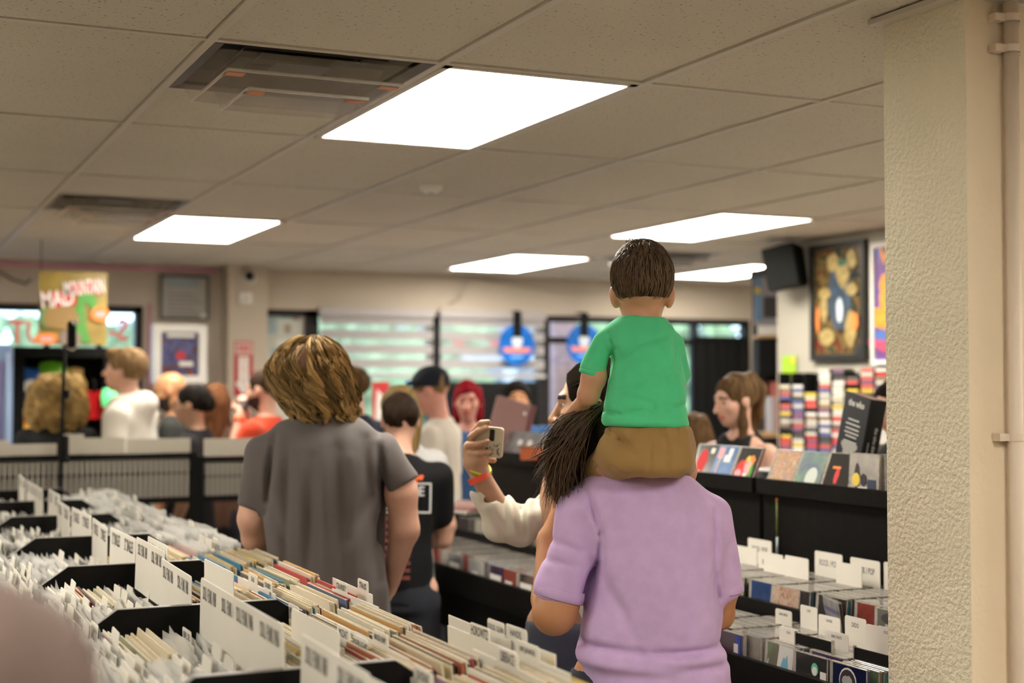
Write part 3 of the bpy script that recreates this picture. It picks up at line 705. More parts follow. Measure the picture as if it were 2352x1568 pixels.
# dark shelf / counter things under the window, behind the cap wearer
xa, xb = on(1, 9.3, 850, 900).x, on(1, 9.3, 900, 900).x
t = thing('red_poster_stand', 'red and white sale poster standing behind the customers under the blinds', 'poster', ((xa + xb) / 2, 9.3, 0)); part('board', i_red, t, ((-.06, 0, 1.2), (.06, .01, 1.62))); part('stand', m_blackmat, t, ((-.05, .01, 0), (.05, .03, 1.3))); patch(t, face_T((0, -.001, 1.4), (1, 0, 0), (0, 0, 1)), [(-.05, -.18), (.0, -.18), (.02, .12), (-.03, .17)], i_white, 0, 'white_figure')
xa, xb = on(1, 9.4, 1040, 900).x, on(1, 9.4, 1245, 900).x
t = thing('dark_counter', 'dark maroon counter with black display top below the right-hand blind', 'counter', ((xa + xb) / 2, 9.4, 0)); w = xb - xa
MB().bbox((-w / 2, 0, 0), (w / 2, .5, 1.25), .01).build('body', mat('maroon', (.06, .015, .018), .5), t); MB().bbox((-w / 2, .05, 1.25), (w / 2, .45, 1.62), .01).build('display', m_blackmat, t); part('edge', mat('maroon_edge', (.16, .02, .03), .5), t, ((-w / 2, .03, 1.25), (w / 2, .05, 1.27)))

# ---------------------------------------------------------------- snack cabinet and cooler at the far left
yc = 8.9; xa, xb = on(1, yc, 31, 900).x, on(1, yc, 262, 900).x; zt = on(1, yc, 150, 797).z
t = thing('snack_cabinet', 'black snack cabinet with coloured packets behind the curly blonde customer', 'cabinet', (xa, yc, 0)); w = xb - xa
part('case', m_blackmat, t, ((0, .3, 0), (w, .34, zt)), ((0, 0, 0), (.06, .3, zt)), ((w - .06, 0, 0), (w, .3, zt)), ((.06, 0, zt - .06), (w - .06, .3, zt)), ((.06, 0, 0), (w - .06, .3, .7)))
for z in (.95, 1.22, 1.5): part('shelf', m_blackmat, t, ((.06, .02, z - .02), (w - .06, .3, z)))
def bag(lab, m, x0, px, py, z, wd, ht, m2=None):
    p = on(1, yc + .12, px, py); tt = thing('snack_packet', lab, 'packet', (p.x, yc + .12, z), 0, 'packets in the snack cabinet')
    F = Field((-wd, -.09, -.02), (wd, .09, ht + .03), .012); F.add(ell((0, 0, ht * .5), (wd * .5, .055, ht * .46)), 0); F.add(slab((-wd * .46, -.012, 0), (wd * .46, .012, ht)), .03); F.disp(waves(45, .006, px))
    obj('packet', F.mesh('packet', m, 1), tt)
    if m2: MB().prism(blob(14, wd * .28, ht * .2, .1), 1, -.062, -.05).build('print', m2, tt, (0, 0, ht * .45))
bag('blue and white snack packet on the top cabinet shelf', ink('bagblue', (.03, .12, .42), .3), 0, 70, 840, 1.5, .17, .2, i_white); bag('green snack packet on the top cabinet shelf', ink('baggreen', (.13, .40, .02), .3), 0, 123, 838, 1.5, .19, .24, ink('lime', (.35, .7, .05)))
bag('golden packet on the top cabinet shelf behind the stand', ink('baggold', (.35, .22, .07), .3), 0, 172, 840, 1.5, .12, .2); bag('orange packet on the middle cabinet shelf at the left', ink('bagorange', (.85, .30, .03), .3), 0, 66, 912, 1.22, .17, .22, ink('amber', (1, .6, .12)))
p = at(8.58, 251, 912); t = thing('green_lamp', 'round glowing green novelty lamp beside the red cloth bag', 'lamp', (p.x, p.y, p.z)); MB().lathe([(0, -.06), (.04, -.055), (.05, 0), (.04, .05), (0, .06)], 14).build('globe', mat('green_glow', (.15, .85, .3), .4, emit=.8), t); MB().lathe([(.03, -.09), (.035, -.06), (0, -.055)], 12).build('foot', i_org, t); part('bracket', m_blackmat, t, ((-.02, -.02, -.1), (.02, .3, -.09)))
# red folded cloth bag
p = at(8.6, 217, 962); t = thing('red_cloth', 'bright red pleated cloth hanging beside the snack cabinet', 'cloth', p); b = MB(); zz = .17
pts = []
for k in range(13):
    u = k / 12; pts.append((-.05 - .012 + u * .12, .012 * math.sin(k * 2.1)))
for k in range(12):
    (x0, y0), (x1, y1) = pts[k], pts[k + 1]; b.add([(x0 * 1.15, y0, 0), (x1 * 1.15, y1, 0), (x1 * .8, y1, zz), (x0 * .8, y0, zz), (x0 * 1.15, y0 + .006, 0), (x1 * 1.15, y1 + .006, 0), (x1 * .8, y1 + .006, zz), (x0 * .8, y0 + .006, zz)], [(0, 1, 2, 3), (7, 6, 5, 4), (3, 2, 6, 7), (1, 0, 4, 5)])
b.build('cloth', mat('red_cloth', (.55, .005, .01), .7), t); MB().tube([(0, 0, zz - .01), (0, 0, zz + .06), (0, .1, zz + .07)], .008, 6).build('hook', m_blackmat, t)
xa, xb = on(1, 8.7, -60, 900).x, on(1, 8.7, 30, 900).x; zt = on(1, 8.7, 15, 790).z
t = thing('blue_cooler', 'pale blue drinks cooler cut off by the left edge of the picture', 'cooler', (xa, 8.7, 0)); w = xb - xa
MB().bbox((0, 0, 0), (w, .5, zt), .02).build('body', mat('cooler_blue', (.10, .14, .28), .35, col2=(.22, .32, .5), vscale=2, stretch=(4, 4, .6)), t); part('door_edge', mat('cooler_pale', (.32, .42, .62), .3), t, ((w * .8, -.012, .1), (w - .02, 0, zt - .05))); part('handle', mat('cooler_purple', (.16, .09, .22), .4), t, ((w * .62, -.03, .9), (w * .68, 0, zt - .1)))

# ---------------------------------------------------------------- right wall: posters, speaker, cassette rack
def wallpic(name, lab, pxa, pxb, pya, pyb, fw, fm, am):
    a, b = on(0, XR - .005, pxa, pya), on(0, XR - .005, pxb, pyb)
    return picture(name, lab, 'poster', XR - .005, (a.y + b.y) / 2, (a.z + b.z) / 2, a.y - b.y, a.z - b.z, fw, fm, am, math.radians(-90)), a.y - b.y, a.z - b.z
gold = [(.012, .018, .02), (.02, .035, .045), (.05, .045, .025), (.20, .13, .04), (.03, .03, .02), (.20, .03, .012), (.02, .03, .055)]
t, w, h = wallpic('framed_painting', 'black-framed dark poster of golden figures on the pale right wall', 1868, 1996, 566, 826, .035, mat('frame_black', (.015, .015, .013), .35), art('skull_art', gold, 7, 1.3, .15, 2.2))
T = face_T((0, -.019, 0), (1, 0, 0), (0, 0, 1)); m_bone = mat('print_gold', (.44, .33, .12), .4, col2=(.22, .15, .05), vscale=25); m_bl = mat('print_slate', (.04, .08, .13), .4, col2=(.02, .03, .05), vscale=20)
for k, (x, z, a, b_, mm) in enumerate(((.02, .03, .10, .2, m_bl), (-.04, .22, .05, .055, m_bone), (.05, .15, .055, .075, m_bone), (.13, .23, .04, .055, m_bone), (-.12, -.04, .035, .08, m_bone), (-.1, -.2, .07, .05, m_bone), (.12, -.16, .05, .1, m_bone), (.13, .06, .05, .035, m_bone), (-.11, .05, .06, .03, m_bone), (.03, -.05, .03, .07, ink('pale', (.55, .62, .68))), (.16, -.12, .03, .05, i_org), (-.17, -.1, .015, .08, i_org))):
    patch(t, T, blob(16, a, b_, .12, k), mm, .0005 * k, 'painted_figure').location = (x, -.019 - .0004 * k, z)
patch(t, T, blob(12, .04, .02), ink('hat', (.03, .12, .06)), .003, 'painted_cap').location = (.05, -.021, .215)
t, w, h = wallpic('purple_poster', 'purple and orange concert poster in a white frame beside the pillar', 2008, 2092, 560, 836, .025, mat('frame_white', (.74, .72, .68), .5), art('purple_art', [(.12, .05, .22), (.20, .09, .30), (.07, .10, .40), (.30, .10, .35)], 6, 5, .3))
T = face_T((0, -.019, 0), (1, 0, 0), (0, 0, 1)); m_fire = mat('print_orange', (.85, .38, .02), .5, col2=(.75, .22, .02), vscale=18)
for k, (x, z, a, b_, mm) in enumerate(((-.03, .1, .05, .06, m_fire), (-.02, .0, .06, .1, m_fire), (.05, -.02, .06, .1, m_fire), (-.1, -.07, .05, .05, m_fire), (.0, -.1, .14, .045, m_fire), (.0, -.2, .16, .06, ink('magenta', (.5, .06, .14))), (-.06, -.17, .05, .03, ink('cobalt', (.06, .14, .45))), (.03, -.19, .06, .02, ink('cobalt', (.06, .14, .45))), (.03, .03, .015, .015, i_white), (.04, .0, .015, .015, i_white))):
    patch(t, T, blob(14, a, b_, .14, k + 40), mm, .0005 * k, 'printed_figure').location = (x, -.019 - .0004 * k, z)
lettering('Wa', .12, m_fire, t, T @ Matrix.Translation((.02, h * .38, .004)), 1.0, .04)
# speaker
p = at(8.25, 1800, 615); t = thing('wall_speaker', 'black loudspeaker tilted down near the ceiling beside the framed painting', 'speaker', p, math.radians(52)); t.rotation_euler = (math.radians(-10), 0, math.radians(40))
b = MB(); b.prism([(-.13, -.1), (.10, -.1), (.06, .09), (-.09, .09)], 2, -.12, .12); b.build('cabinet', mat('speaker_black', (.008, .009, .008), .7, spec=.1), t); MB().bbox((-.12, -.112, -.11), (.09, -.1, .11), .006).build('grille', mat('speaker_grille', (.006, .007, .006), .9, bump=.5, bscale=300, spec=.05), t)
part('bracket', m_blackmat, t, ((-.02, .08, -.02), (.02, .2, .02)))
# green note and cassettes
p = on(0, XR - .012, 1812, 842); t = thing('green_notice', 'lime green notice on the pale wall left of the cassette rack', 'notice', (XR - .012, p.y, p.z)); part('sheet', mat('lime_paper', (.32, .55, .02), .6), t, ((0, -.07, -.065), (.004, .07, .065))); patch(t, face_T((-.001, 0, 0), (0, -1, 0), (0, 0, 1)), rect(.03, .02, .065, .055), i_yel, 0, 'corner_label')
xk = XR - .13
ya, yb_ = on(0, xk, 1786, 930).y, on(0, xk, 2070, 930).y
t = thing('cassette_rack', 'dark wall rack packed with stacked cassettes behind the right-hand aisle', 'rack', (xk, yb_, 0)); L = ya - yb_
zb, ztop = 1.18, on(0, xk, 1900, 838).z
part('back', m_blackmat, t, ((.1, -.05, zb - .05), (.115, L, ztop - .05))); ncol = 9; pitch = (L + .02) / ncol
for k in range(ncol + 1): part('upright', m_blackmat, t, ((.02, k * pitch - .012, zb - .05), (.1, k * pitch - .004, ztop - .04)))
part('bottom_shelf', m_blackmat, t, ((-.01, -.05, zb - .07), (.115, L, zb - .05)))
cas_cols = [(.62, .58, .50), (.60, .05, .05), (.70, .68, .62), (.05, .05, .05), (.55, .10, .08), (.30, .20, .12), (.66, .60, .45), (.10, .12, .30), (.72, .70, .66), (.70, .50, .06), (.22, .10, .18), (.45, .42, .38), (.62, .12, .10), (.12, .10, .09)]
m_cas = mat('cassette_spine', (.5, .5, .5), .35, rndcols=cas_cols); m_cased = mat('cassette_case', (.06, .055, .05), .3)
b = MB(); b.bbox((0, -.052, 0), (.07, .052, .0215), .0015, 1); b.box((-.0006, -.049, .002), (.001, .049, .0195), 0); me_cas = b.mesh('cassette', [m_cas, m_cased])
for k in range(ncol):
    zc = zb - .048; top = ztop - .06 + (.03 if k % 3 else -.02) + (.0 if k < 6 else -.08)
    while zc < top:
        if random.random() > .06:
            o = obj('cassette', me_cas, None, (xk + .02 + random.uniform(-.006, .004), yb_ + k * pitch + pitch * .42, zc), (0, 0, random.uniform(-.03, .03)))
            tag(o, 'small cassette lying spine out in the packed wall rack at the right', 'cassette', 'cassettes in the wall rack')
        zc += .0222
# narrow shelf unit past the end of the pale wall
p = at(9.3, 1762, 900); t = thing('shelf_unit', 'narrow shelf unit with a blue poster past the end of the pale wall', 'shelf', (p.x, p.y, 0), -YAW); w = .15
part('back_board', i_dk, t, ((-w / 2, .1, 0), (w / 2 + .1, .12, 2.36))); z1 = at(9.3, 1762, 770).z; part('shelf', m_wood, t, ((-w / 2, -.1, z1 - .02), (w / 2 + .1, .1, z1)))
part('poster', ink('pgrey', (.36, .35, .38)), t, ((-w / 2 + .01, .09, z1 + .07), (w / 2 + .08, .1, 2.34))); part('blue_stripe', ink('pblue', (.16, .30, .5)), t, ((-w / 2 + .015, .08, z1 + .1), (-w / 2 + .055, .09, 2.3))); part('yellow_spot', i_yel, t, ((-w / 2 + .012, .075, 2.2), (-w / 2 + .05, .08, 2.24)))
part('dark_print', ink('pdark', (.06, .055, .06)), t, ((-w / 2 + .07, .08, z1 + .12), (w / 2 + .08, .09, z1 + .26))); part('price_rail', i_white, t, ((-w / 2, -.1, z1), (w / 2 + .1, -.09, z1 + .06))); part('lower_box', m_blackmat, t, ((-w / 2, -.12, z1 - .26), (w / 2 + .1, .1, z1 - .03))); part('crate', mat('crate_red', (.35, .08, .05), .6), t, ((.03, -.16, z1 - .62), (w / 2 + .14, .1, z1 - .3)))
part('lower_shelf', m_wood, t, ((-w / 2, -.15, z1 - .66), (w / 2 + .14, .1, z1 - .63))); part('folders', ink('fold', (.4, .38, .4)), t, ((-.0, -.13, z1 - .63), (.05, .08, z1 - .4)))

# ---------------------------------------------------------------- wire record racks and the thin stand behind the record table
yk = 7.05; m_board = mat('header_board', (.62, .57, .48), .6, var=.05, vscale=4); m_wire = mat('wire_grey', (.50, .47, .41), .4, metal=.3); m_backing = mat('backing_board', (.30, .28, .24), .7)
def wire_rack(lab, pxa, pxb, boards, n_w):
    a, b_ = on(1, yk, pxa, 1052), on(1, yk, pxb, 1052); w = b_.x - a.x; zr = a.z - .005
    t = thing('wire_rack', lab, 'rack', (a.x, yk, 0), 0, 'wire record racks'); zb = on(1, yk, 400, 1140).z
    f = MB(); f.box((0, -.02, zr - .012), (w, .0, zr + .012)); f.box((0, -.02, zr - .09), (w, -.008, zr - .08)); f.box((-.03, -.03, 0), (.0, .03, zr + .02)); f.box((w, -.03, 0), (w + .03, .03, zr + .02)); f.box((0, -.015, .25), (w, .01, .29)); f.build('frame', m_blackmat, t)
    g = MB()
    for k in range(n_w): x = .02 + (w - .04) * k / (n_w - 1); g.box((x - .004, -.024, zb), (x + .004, -.016, zr - .02))
    g.build('wire_grid', m_wire, t)['kind'] = 'stuff'; part('lower_rail', m_blackmat, t, ((0, -.02, zb - .03), (w, .0, zb)))
    part('backing', m_backing, t, ((0, .02, zb), (w, .03, zr))); part('bin_floor', m_blackmat, t, ((0, -.02, .29), (w, .33, .31)))
    for (p0, p1, pt, st) in boards:
        q0, q1 = on(1, yk + .01, p0, pt), on(1, yk + .01, p1, pt); x0, x1, z1 = q0.x - a.x, q1.x - a.x, (q0.z + q1.z) / 2
        B = MB(); B.prism([(x0, zr + .013), (x1, zr + .013), (x1, z1 - (.02 if st else 0)), (x0 + (x1 - x0) * .36, z1 - (.02 if st else 0)), (x0 + (x1 - x0) * .34, z1), (x0, z1)], 1, .005, .012); B.build('header_board', m_board, t)
    return t
wire_rack('wire record rack with three pale header boards behind the record table', -40, 437, [(-40, 130, 1010, 1), (141, 287, 996, 1), (291, 437, 1007, 0)], 38)
wire_rack('narrower wire rack just left of the grey-shirted man', 466, 640, [(468, 640, 1006, 0)], 15)
p = at(6.63, 148, 900); t = thing('thin_stand', 'thin black stand with a slim upright head in front of the wire rack', 'stand', (p.x, p.y, 0), -YAW); z = lambda py: at(6.63, 148, py).z
MB().tube([(-.025, 0, .02), (-.012, 0, z(1010)), (0, 0, z(790))], .009, 8).build('pole', m_blackmat, t); MB().bbox((.01, -.012, z(800)), (.052, .012, z(737)), .01).build('head', m_blackmat, t); MB().bbox((-.02, -.02, z(1062)), (.02, .02, z(1000)), .006).build('clamp', m_blackmat, t); MB().bbox((-.006, -.016, z(915)), (.022, .016, z(895)), .004).build('knob', m_blackmat, t); MB().lathe([(0, 0), (.014, .002), (0, .008)], 10, T=face_T((.05, -.013, z(740)), (1, 0, 0), (0, 0, 1))).build('lens', i_white, t)
MB().lathe([(.09, 0), (.09, .015), (.03, .03), (0, .03)], 24).build('base', m_blackmat, t)

# ================================================================ THE LONG RECORD TABLE
TCX = .667; HALF = .45; ZP = 1.12
PY = [1.55, 2.32, 3.08, 3.86, 4.62, 5.40, 6.12, 6.80]      # cross panels along the table
m_edge = mat('panel_edge', (.22, .21, .20), .4)
t = thing('record_table', 'long black double-sided record table with raised cross panels in the foreground', 'table', (0, 0, 0)); rt = t
MB().bbox((TCX - HALF - .015, PY[0], .12), (TCX + HALF + .015, PY[-1], .74), .006).build('body', m_black, t); part('plinth', m_blackmat, t, ((TCX - HALF + .05, PY[0] + .05, 0), (TCX + HALF - .05, PY[-1] - .05, .12)))
for s in (-1, 1): part('side_board', m_black, t, ((TCX + s * HALF - .015, PY[0], .74), (TCX + s * HALF + .015, PY[-1], .95)))
part('spine_board', m_black, t, ((TCX - .008, PY[0], .74), (TCX + .008, PY[-1], 1.06)))
for s in (-1, 1):
    b = MB(); b.add([(TCX, PY[0], .742), (TCX + s * HALF, PY[0], .80), (TCX + s * HALF, PY[-1], .80), (TCX, PY[-1], .742)], [(0, 1, 2, 3)]); b.build('sloped_floor', m_blackmat, t)
prof = [(-HALF, .80), (HALF, .80), (HALF, .93), (.172, ZP), (-.172, ZP), (-HALF, .93)]
pb = MB(); pb.prism(prof, 1, -.007, .007, 0); top = prof[2:] 
for (a, b_) in zip(top[:-1], top[1:]):                         # lighter edging strip along the top of each panel
    d = Vector((b_[0] - a[0], b_[1] - a[1])); n2 = Vector((d.y, -d.x)).normalized() * -.001
    pb.prism([(a[0], a[1]), (a[0] - n2.x * -1.2, a[1] + .0015), (b_[0] - n2.x * -1.2, b_[1] + .0015), (b_[0], b_[1])], 1, -.0085, .0085, 1)
pm = pb.mesh('cross_panel', [m_black, m_edge])
for y in PY: obj('cross_panel', pm, t, (TCX, y, 0))

# sleeves: thin card wallets, open at the top
SL = .315
cream = (.62, .53, .36)
sl_cols = [(.66, .60, .47), (.62, .54, .38), (.58, .50, .34), (.70, .66, .56), (.05, .045, .05), (.64, .57, .42), (.42, .12, .06), (.60, .50, .30), (.08, .10, .20), (.68, .62, .50), (.30, .32, .22), (.52, .30, .10), (.66, .60, .46), (.05, .20, .34), (.14, .10, .09), (.60, .42, .08), (.63, .56, .42), (.40, .05, .05), (.30, .18, .30), (.62, .53, .36)]
m_slv = mat('sleeve_card', (.6, .5, .4), .6, rndcols=sl_cols); m_cut = mat('sleeve_edge', (.62, .55, .41), .8, col2=(.48, .40, .27), vscale=40); m_in = mat('sleeve_inside', (.05, .04, .03), .9)
def sleeve_mesh(th, w=SL, h=SL, wob=0.):
    b = MB(); e = .0009
    for s in (-1, 1):
        x0, x1 = (-th / 2, -th / 2 + e * 1.6) if s < 0 else (th / 2 - e * 1.6, th / 2)
        b.box((x0, -w / 2, 0), (x1, w / 2, h), 1)
        xo = x0 - .0002 if s < 0 else x1 + .0002; b.add([(xo, -w / 2, 0), (xo, w / 2, 0), (xo, w / 2, h - .0015), (xo, -w / 2, h - .0015)], [(0, 1, 2, 3) if s > 0 else (3, 2, 1, 0)], 0)
    b.box((-th / 2 + e, -w / 2 + .001, .002), (th / 2 - e, w / 2 - .002, h - .004), 2)
    b.box((-th / 2 + .0002, -w / 2 - .0006, 0), (th / 2 - .0002, -w / 2 + .0006, h - .001), 0)     # printed spine towards the camera
    return b
SLV = [sleeve_mesh(th).mesh('record_sleeve', [m_slv, m_cut, m_in]) for th in (.0029, .0038, .0052)] + [sleeve_mesh(th).mesh('record_sleeve', [m_slv, m_slv, m_in]) for th in (.0029, .0038, .0052)]
THK = (.0029, .0038, .0052) * 2
# clear-bagged records and white cards
m_bag = sheer('poly_bag', (.90, .89, .86), .68, .08); m_card = mat('white_card', (.76, .73, .66), .55, var=.03, vscale=5); m_bagin = mat('bagged_paper', (.62, .59, .52), .6, rndcols=[(.66, .64, .58), (.60, .58, .54), (.55, .5, .42), (.10, .10, .12), (.62, .60, .56), (.68, .66, .62), (.25, .28, .38), (.66, .62, .55)])
def bag_mesh(w, h, seed):
    r = random.Random(seed); b = MB(); b.box((-.0015, -w / 2 + .006, 0), (.0015, w / 2 - .006, h - .012), 1); n, k = 5, 5
    for s in (-1, 1):
        vs = []
        for i in range(n):
            for j in range(k):
                u, v = i / (n - 1), j / (k - 1); top_ = max(0, v - .7) * 3
                vs.append((s * (.0028 + r.uniform(0, .0035) * (.3 + top_)) + top_ * r.uniform(-.006, .006), -w / 2 + w * u, (h + .012) * v + top_ * r.uniform(-.012, .008)))
        b.add(vs, [(i * k + j, (i + 1) * k + j, (i + 1) * k + j + 1, i * k + j + 1) for i in range(n - 1) for j in range(k - 1)], 0)
    return b
BAG = [bag_mesh(SL + .006, SL, 5 + q).mesh('bagged_record', [m_bag, m_bagin]) for q in range(5)]
def card_poly(w, h, tab0, tab1, th_, r=.006):
    """divider outline in (y, z): body with one raised tab, y running away from the camera"""
    return [(-w / 2, 0), (w / 2, 0), (w / 2, h), (tab1 + .004, h), (tab1, h + .004), (tab1, h + th_ - r), (tab1 - r * .3, h + th_ - r * .3), (tab1 - r, h + th_), (tab0 + r, h + th_), (tab0 + r * .3, h + th_ - r * .3), (tab0, h + th_ - r), (tab0, h), (-w / 2, h)]
CARD = {}
def card_mesh(kind):
    if kind not in CARD:
        w, h, a, b_, th_ = kind; bb = MB(); bb.prism(card_poly(w, h, a, b_, th_), 0, -.0008, .0008); CARD[kind] = bb.mesh('divider_card', m_card)
    return CARD[kind]
K_L = (.318, .318, .05, .13, .025); K_R = (.318, .318, -.13, -.05, .025); K_M = (.318, .319, -.045, .045, .024); K_F = (.318, .345, -.158, .158, .012)
def card(x, y, z, kind, text=None, lean=0., size=.02, lab=None, grp='white divider cards in the record rows', sx=.75):
    o = obj('divider_card', card_mesh(kind), None, (x, y, z), (0, lean, random.uniform(-.02, .02)))
    tag(o, lab or 'white divider card with a raised tab between the packed records', 'divider card', grp)
    if text:
        w, h, a, b_, th_ = kind
        lettering(text, size, m_ink, o, face_T((-.0011, (a + b_) / 2, h + th_ * .5 - .002), (0, -1, 0), (0, 0, 1)), sx * 1.1, .018)
    return o
def pos(x, k=0.):
    """height of the sloped floor and the lean of a sleeve standing on it"""
    dx = abs(x - TCX); s = 1 if x > TCX else -1
    return .735 + .14 * dx, -s * .10
n_single = 0
def row_records(x0, x1, yc, single, seed, gap=.0016, dy=0, zj=.009, lab='', cols=None):
    """packed sleeves between x0 and x1; separate things while 'single', else one mass"""
    global n_single
    r = random.Random(seed); x = x0; mass = [MB(), 0]; out = []
    while x < x1:
        q = r.choice((0, 0, 1, 1, 2, 3, 3, 4, 5)); th = THK[q]; z, ln = pos(x); z += r.uniform(-zj, zj) * .6 + (r.random() < .06) * .012; yy = yc + r.uniform(-.008, .008); ln += r.uniform(-.025, .025) + .05 * math.sin(x * 60 + seed)
        if single:
            o = obj('record_sleeve', SLV[q], None, (x + th / 2, yy, z), (0, ln, r.uniform(-.012, .012))); tag(o, lab, 'record', 'records in the near rows of the table'); n_single += 1
        else: out.append((x + th / 2, yy, z, ln, r.uniform(-.012, .012), th, r.randrange(len(sl_cols))))
        x += th + gap * r.uniform(.3, 2.2)
    if out:
        b = MB(); pal = [mat('card_ink_%d' % i, c, .6) for i, c in enumerate(sl_cols)]
        for (xx, yy, z, ln, tw, th, ci) in out:
            T = Matrix.Translation((xx, yy, z)) @ Matrix.Rotation(ln, 4, 'Y') @ Matrix.Rotation(tw, 4, 'Z'); e = .0012
            b.box((-th / 2, -SL / 2, 0), (th / 2, SL / 2, SL - .003), ci + 1, T); b.box((-th / 2, -SL / 2 + .001, SL - .003), (-th / 2 + e, SL / 2, SL), ci + 1 if ci % 2 else 0, T); b.box((th / 2 - e, -SL / 2 + .001, SL - .003), (th / 2, SL / 2, SL), ci + 1 if ci % 2 else 0, T)
        o = b.build('record_sleeves', [m_cut] + pal); tag(o, lab, 'records', None, 'stuff')
def row_bags(x0, x1, yc, seed, every=(.007, .012), cards=.18, spot='', lab='clear-bagged record standing in a packed row of the table', single=True, h=1.0, kinds=(K_L, K_R, K_M), zoff=0.):
    r = random.Random(seed); x = x0; mass = []
    while x < x1:
        z, ln = pos(x); ln += r.uniform(-.05, .05); z += r.uniform(-.012, .006) + zoff
        if r.random() < cards: card(x, yc + r.uniform(-.01, .01), z, r.choice(kinds), None, ln, lab='white tabbed divider card %s of the ridge in %s' % ('right' if x > TCX else 'left', SPOT))
        else: mass.append((x, yc + r.uniform(-.012, .012), z, ln, r.uniform(-.05, .05), r.randrange(5)))
        x += r.uniform(*every)
    if not mass: return
    b = MB(); pal = [m_bag] + [mat('bagged_ink_%d' % i, c, .6) for i, c in enumerate([(.66, .64, .58), (.60, .58, .54), (.55, .5, .42), (.12, .12, .14), (.68, .66, .62)])]
    for (xx, yy, z, ln, tw, q) in mass:
        T = Matrix.Translation((xx, yy, z)) @ Matrix.Rotation(ln, 4, 'Y') @ Matrix.Rotation(tw, 4, 'Z'); s = bag_mesh(SL + .004, SL * h, q + r.randrange(40)); mm = [0 if m == 0 else 1 + (q + int(xx * 500)) % 5 for m in s.m]
        n = len(b.v); b.v += [tuple(T @ Vector(v)) for v in s.v]; b.f += [tuple(i + n for i in f) for f in s.f]; b.m += mm; b.sm += [True] * len(s.f)
    o = b.build('bagged_records', pal); tag(o, lab, 'records', None, 'stuff')
def sign(y, text, n=2, w=.345, top=1.188, x=None, size=.042, sx=.42, lab=None, twist=0.):
    """tall genre card on the ridge of the table"""
    x = TCX - .012 if x is None else x; zb = .80; o = obj('genre_card', None or MB().prism([(-w / 2, 0), (w / 2, 0), (w / 2, top - zb - .006), (w / 2 - .006, top - zb), (-w / 2 + .006, top - zb), (-w / 2, top - zb - .006)], 0, -.001, .001).mesh('genre_card', m_card), None, (x, y, zb), (0, random.uniform(-.03, .03), twist))
    tag(o, lab, 'genre card', 'tall genre cards along the ridge of the record table')
    for k in range(n):
        if text: lettering(text, size, m_ink, o, face_T((-.0014, w * ((n - 1) / 2 - k) / n, top - zb - .03), (0, -1, 0), (0, 0, 1)), sx, .012)
    return o
XL, XRr = TCX - HALF + .03, TCX + HALF - .03
for i in range(7):
    ya, yb_ = PY[i], PY[i + 1]; S = yb_ - ya; cols = (yb_ - S * .26, ya + S * .26)       # far column, near column
    place = ['the bin nearest the camera', 'the second bin', 'the middle bin', 'the bin beside the grey-shirted man', 'the third last bin', 'the second last bin', 'the last bin'][i]
    SPOT = place
    for c, yc in enumerate(cols):
        sd = 100 + i * 10 + c
        # right-hand side of the table
        if i in (1, 2):
            row_records(TCX + (.05 if (i, c) != (1, 1) else .10), XRr - (.02 if c else .0), yc, (i, c) != (2, 0), sd, lab='record sleeve in the packed right-hand rows near the woman in lilac' if (i, c) != (2, 0) else 'packed record sleeves in the far column of the middle right-hand bin')
            if c == 0 or i == 2: pass
        elif i == 0: row_records(TCX + .06, XRr, yc, False, sd, lab='packed record sleeves along the bottom edge of the picture' if c == 0 else 'packed record sleeves in the nearest right-hand bin')
        elif i == 3:
            row_records(TCX + .04, XRr - (.0 if c else .14), yc, False, sd, lab='packed record sleeves in %s column of the bin beside the grey-shirted man' % ('the far', 'the near')[c]); 
            if c == 0: row_bags(XRr - .13, XRr, yc, sd + 5, lab='clear-bagged records at the aisle end beside the grey-shirted man')
        else: row_bags(TCX + .04, XRr, yc, sd + 3, (.006, .010), .12, lab='packed bagged records on the right, %s column of bin %s' % (('far', 'near')[c], ('beside the wire rack', 'before the wire rack', 'next to the last', 'at the far end')[i - 3]))
        # left-hand side
        if i == 1 and c == 0:
            row_records(XL + .20, TCX - .13, yc, True, sd + 50, gap=.002, lab='worn brown record sleeve left of the ridge behind the nearest cross panel')
            row_bags(XL, XL + .19, yc, sd + 60, (.007, .012), .42, lab='bagged records at the left end of the bin behind the nearest panel'); row_bags(TCX - .12, TCX - .03, yc, sd + 61, (.012, .02), .2, lab='bagged records against the ridge behind the nearest panel')
        elif i == 2 and c == 0:
            row_bags(XL, XL + .2, yc, sd + 60, (.008, .013), .5, lab='bagged records at the left end of the middle bin'); row_records(XL + .22, XL + .285, yc, True, sd + 51, gap=.003, lab='yellowed record sleeve among white cards left of the ridge'); row_bags(XL + .30, TCX - .03, yc, sd + 62, (.010, .016), .3, lab='bagged records against the ridge in the middle bin')
        elif i == 3: row_bags(XL, TCX - .03, yc, sd + 60, (.006, .009), .16, lab='glossy bagged singles left of the ridge, %s column beside the first genre cards' % ('far', 'near')[c], h=.96)
        else: row_bags(XL, TCX - .03, yc, sd + 60, (.007, .012), .42 if i < 3 else .3, lab='bagged records with white tabs left of the ridge, %s column of %s' % (('far', 'near')[c], place))
    for c, yc in enumerate(cols):
        tx = 'SOUL / FUNK / RNB' if i < 3 else ('12" SINGLES' if i < 5 else 'SINGLES')
        sign(yc - .02, tx, 2, S / 2 - .025, 1.186 + random.uniform(-.006, .01), lab='tall white genre card on the ridge, %s half of %s' % (('far', 'near')[c], place), size=.040 if i < 3 else .045, sx=.36 if i < 3 else .5, twist=random.uniform(-.03, .03))
sign(3.74, 'CLASSICAL', 2, .27, 1.19, TCX + .045, .042, .5, lab='tall white genre card lettered for classical, right of the ridge')
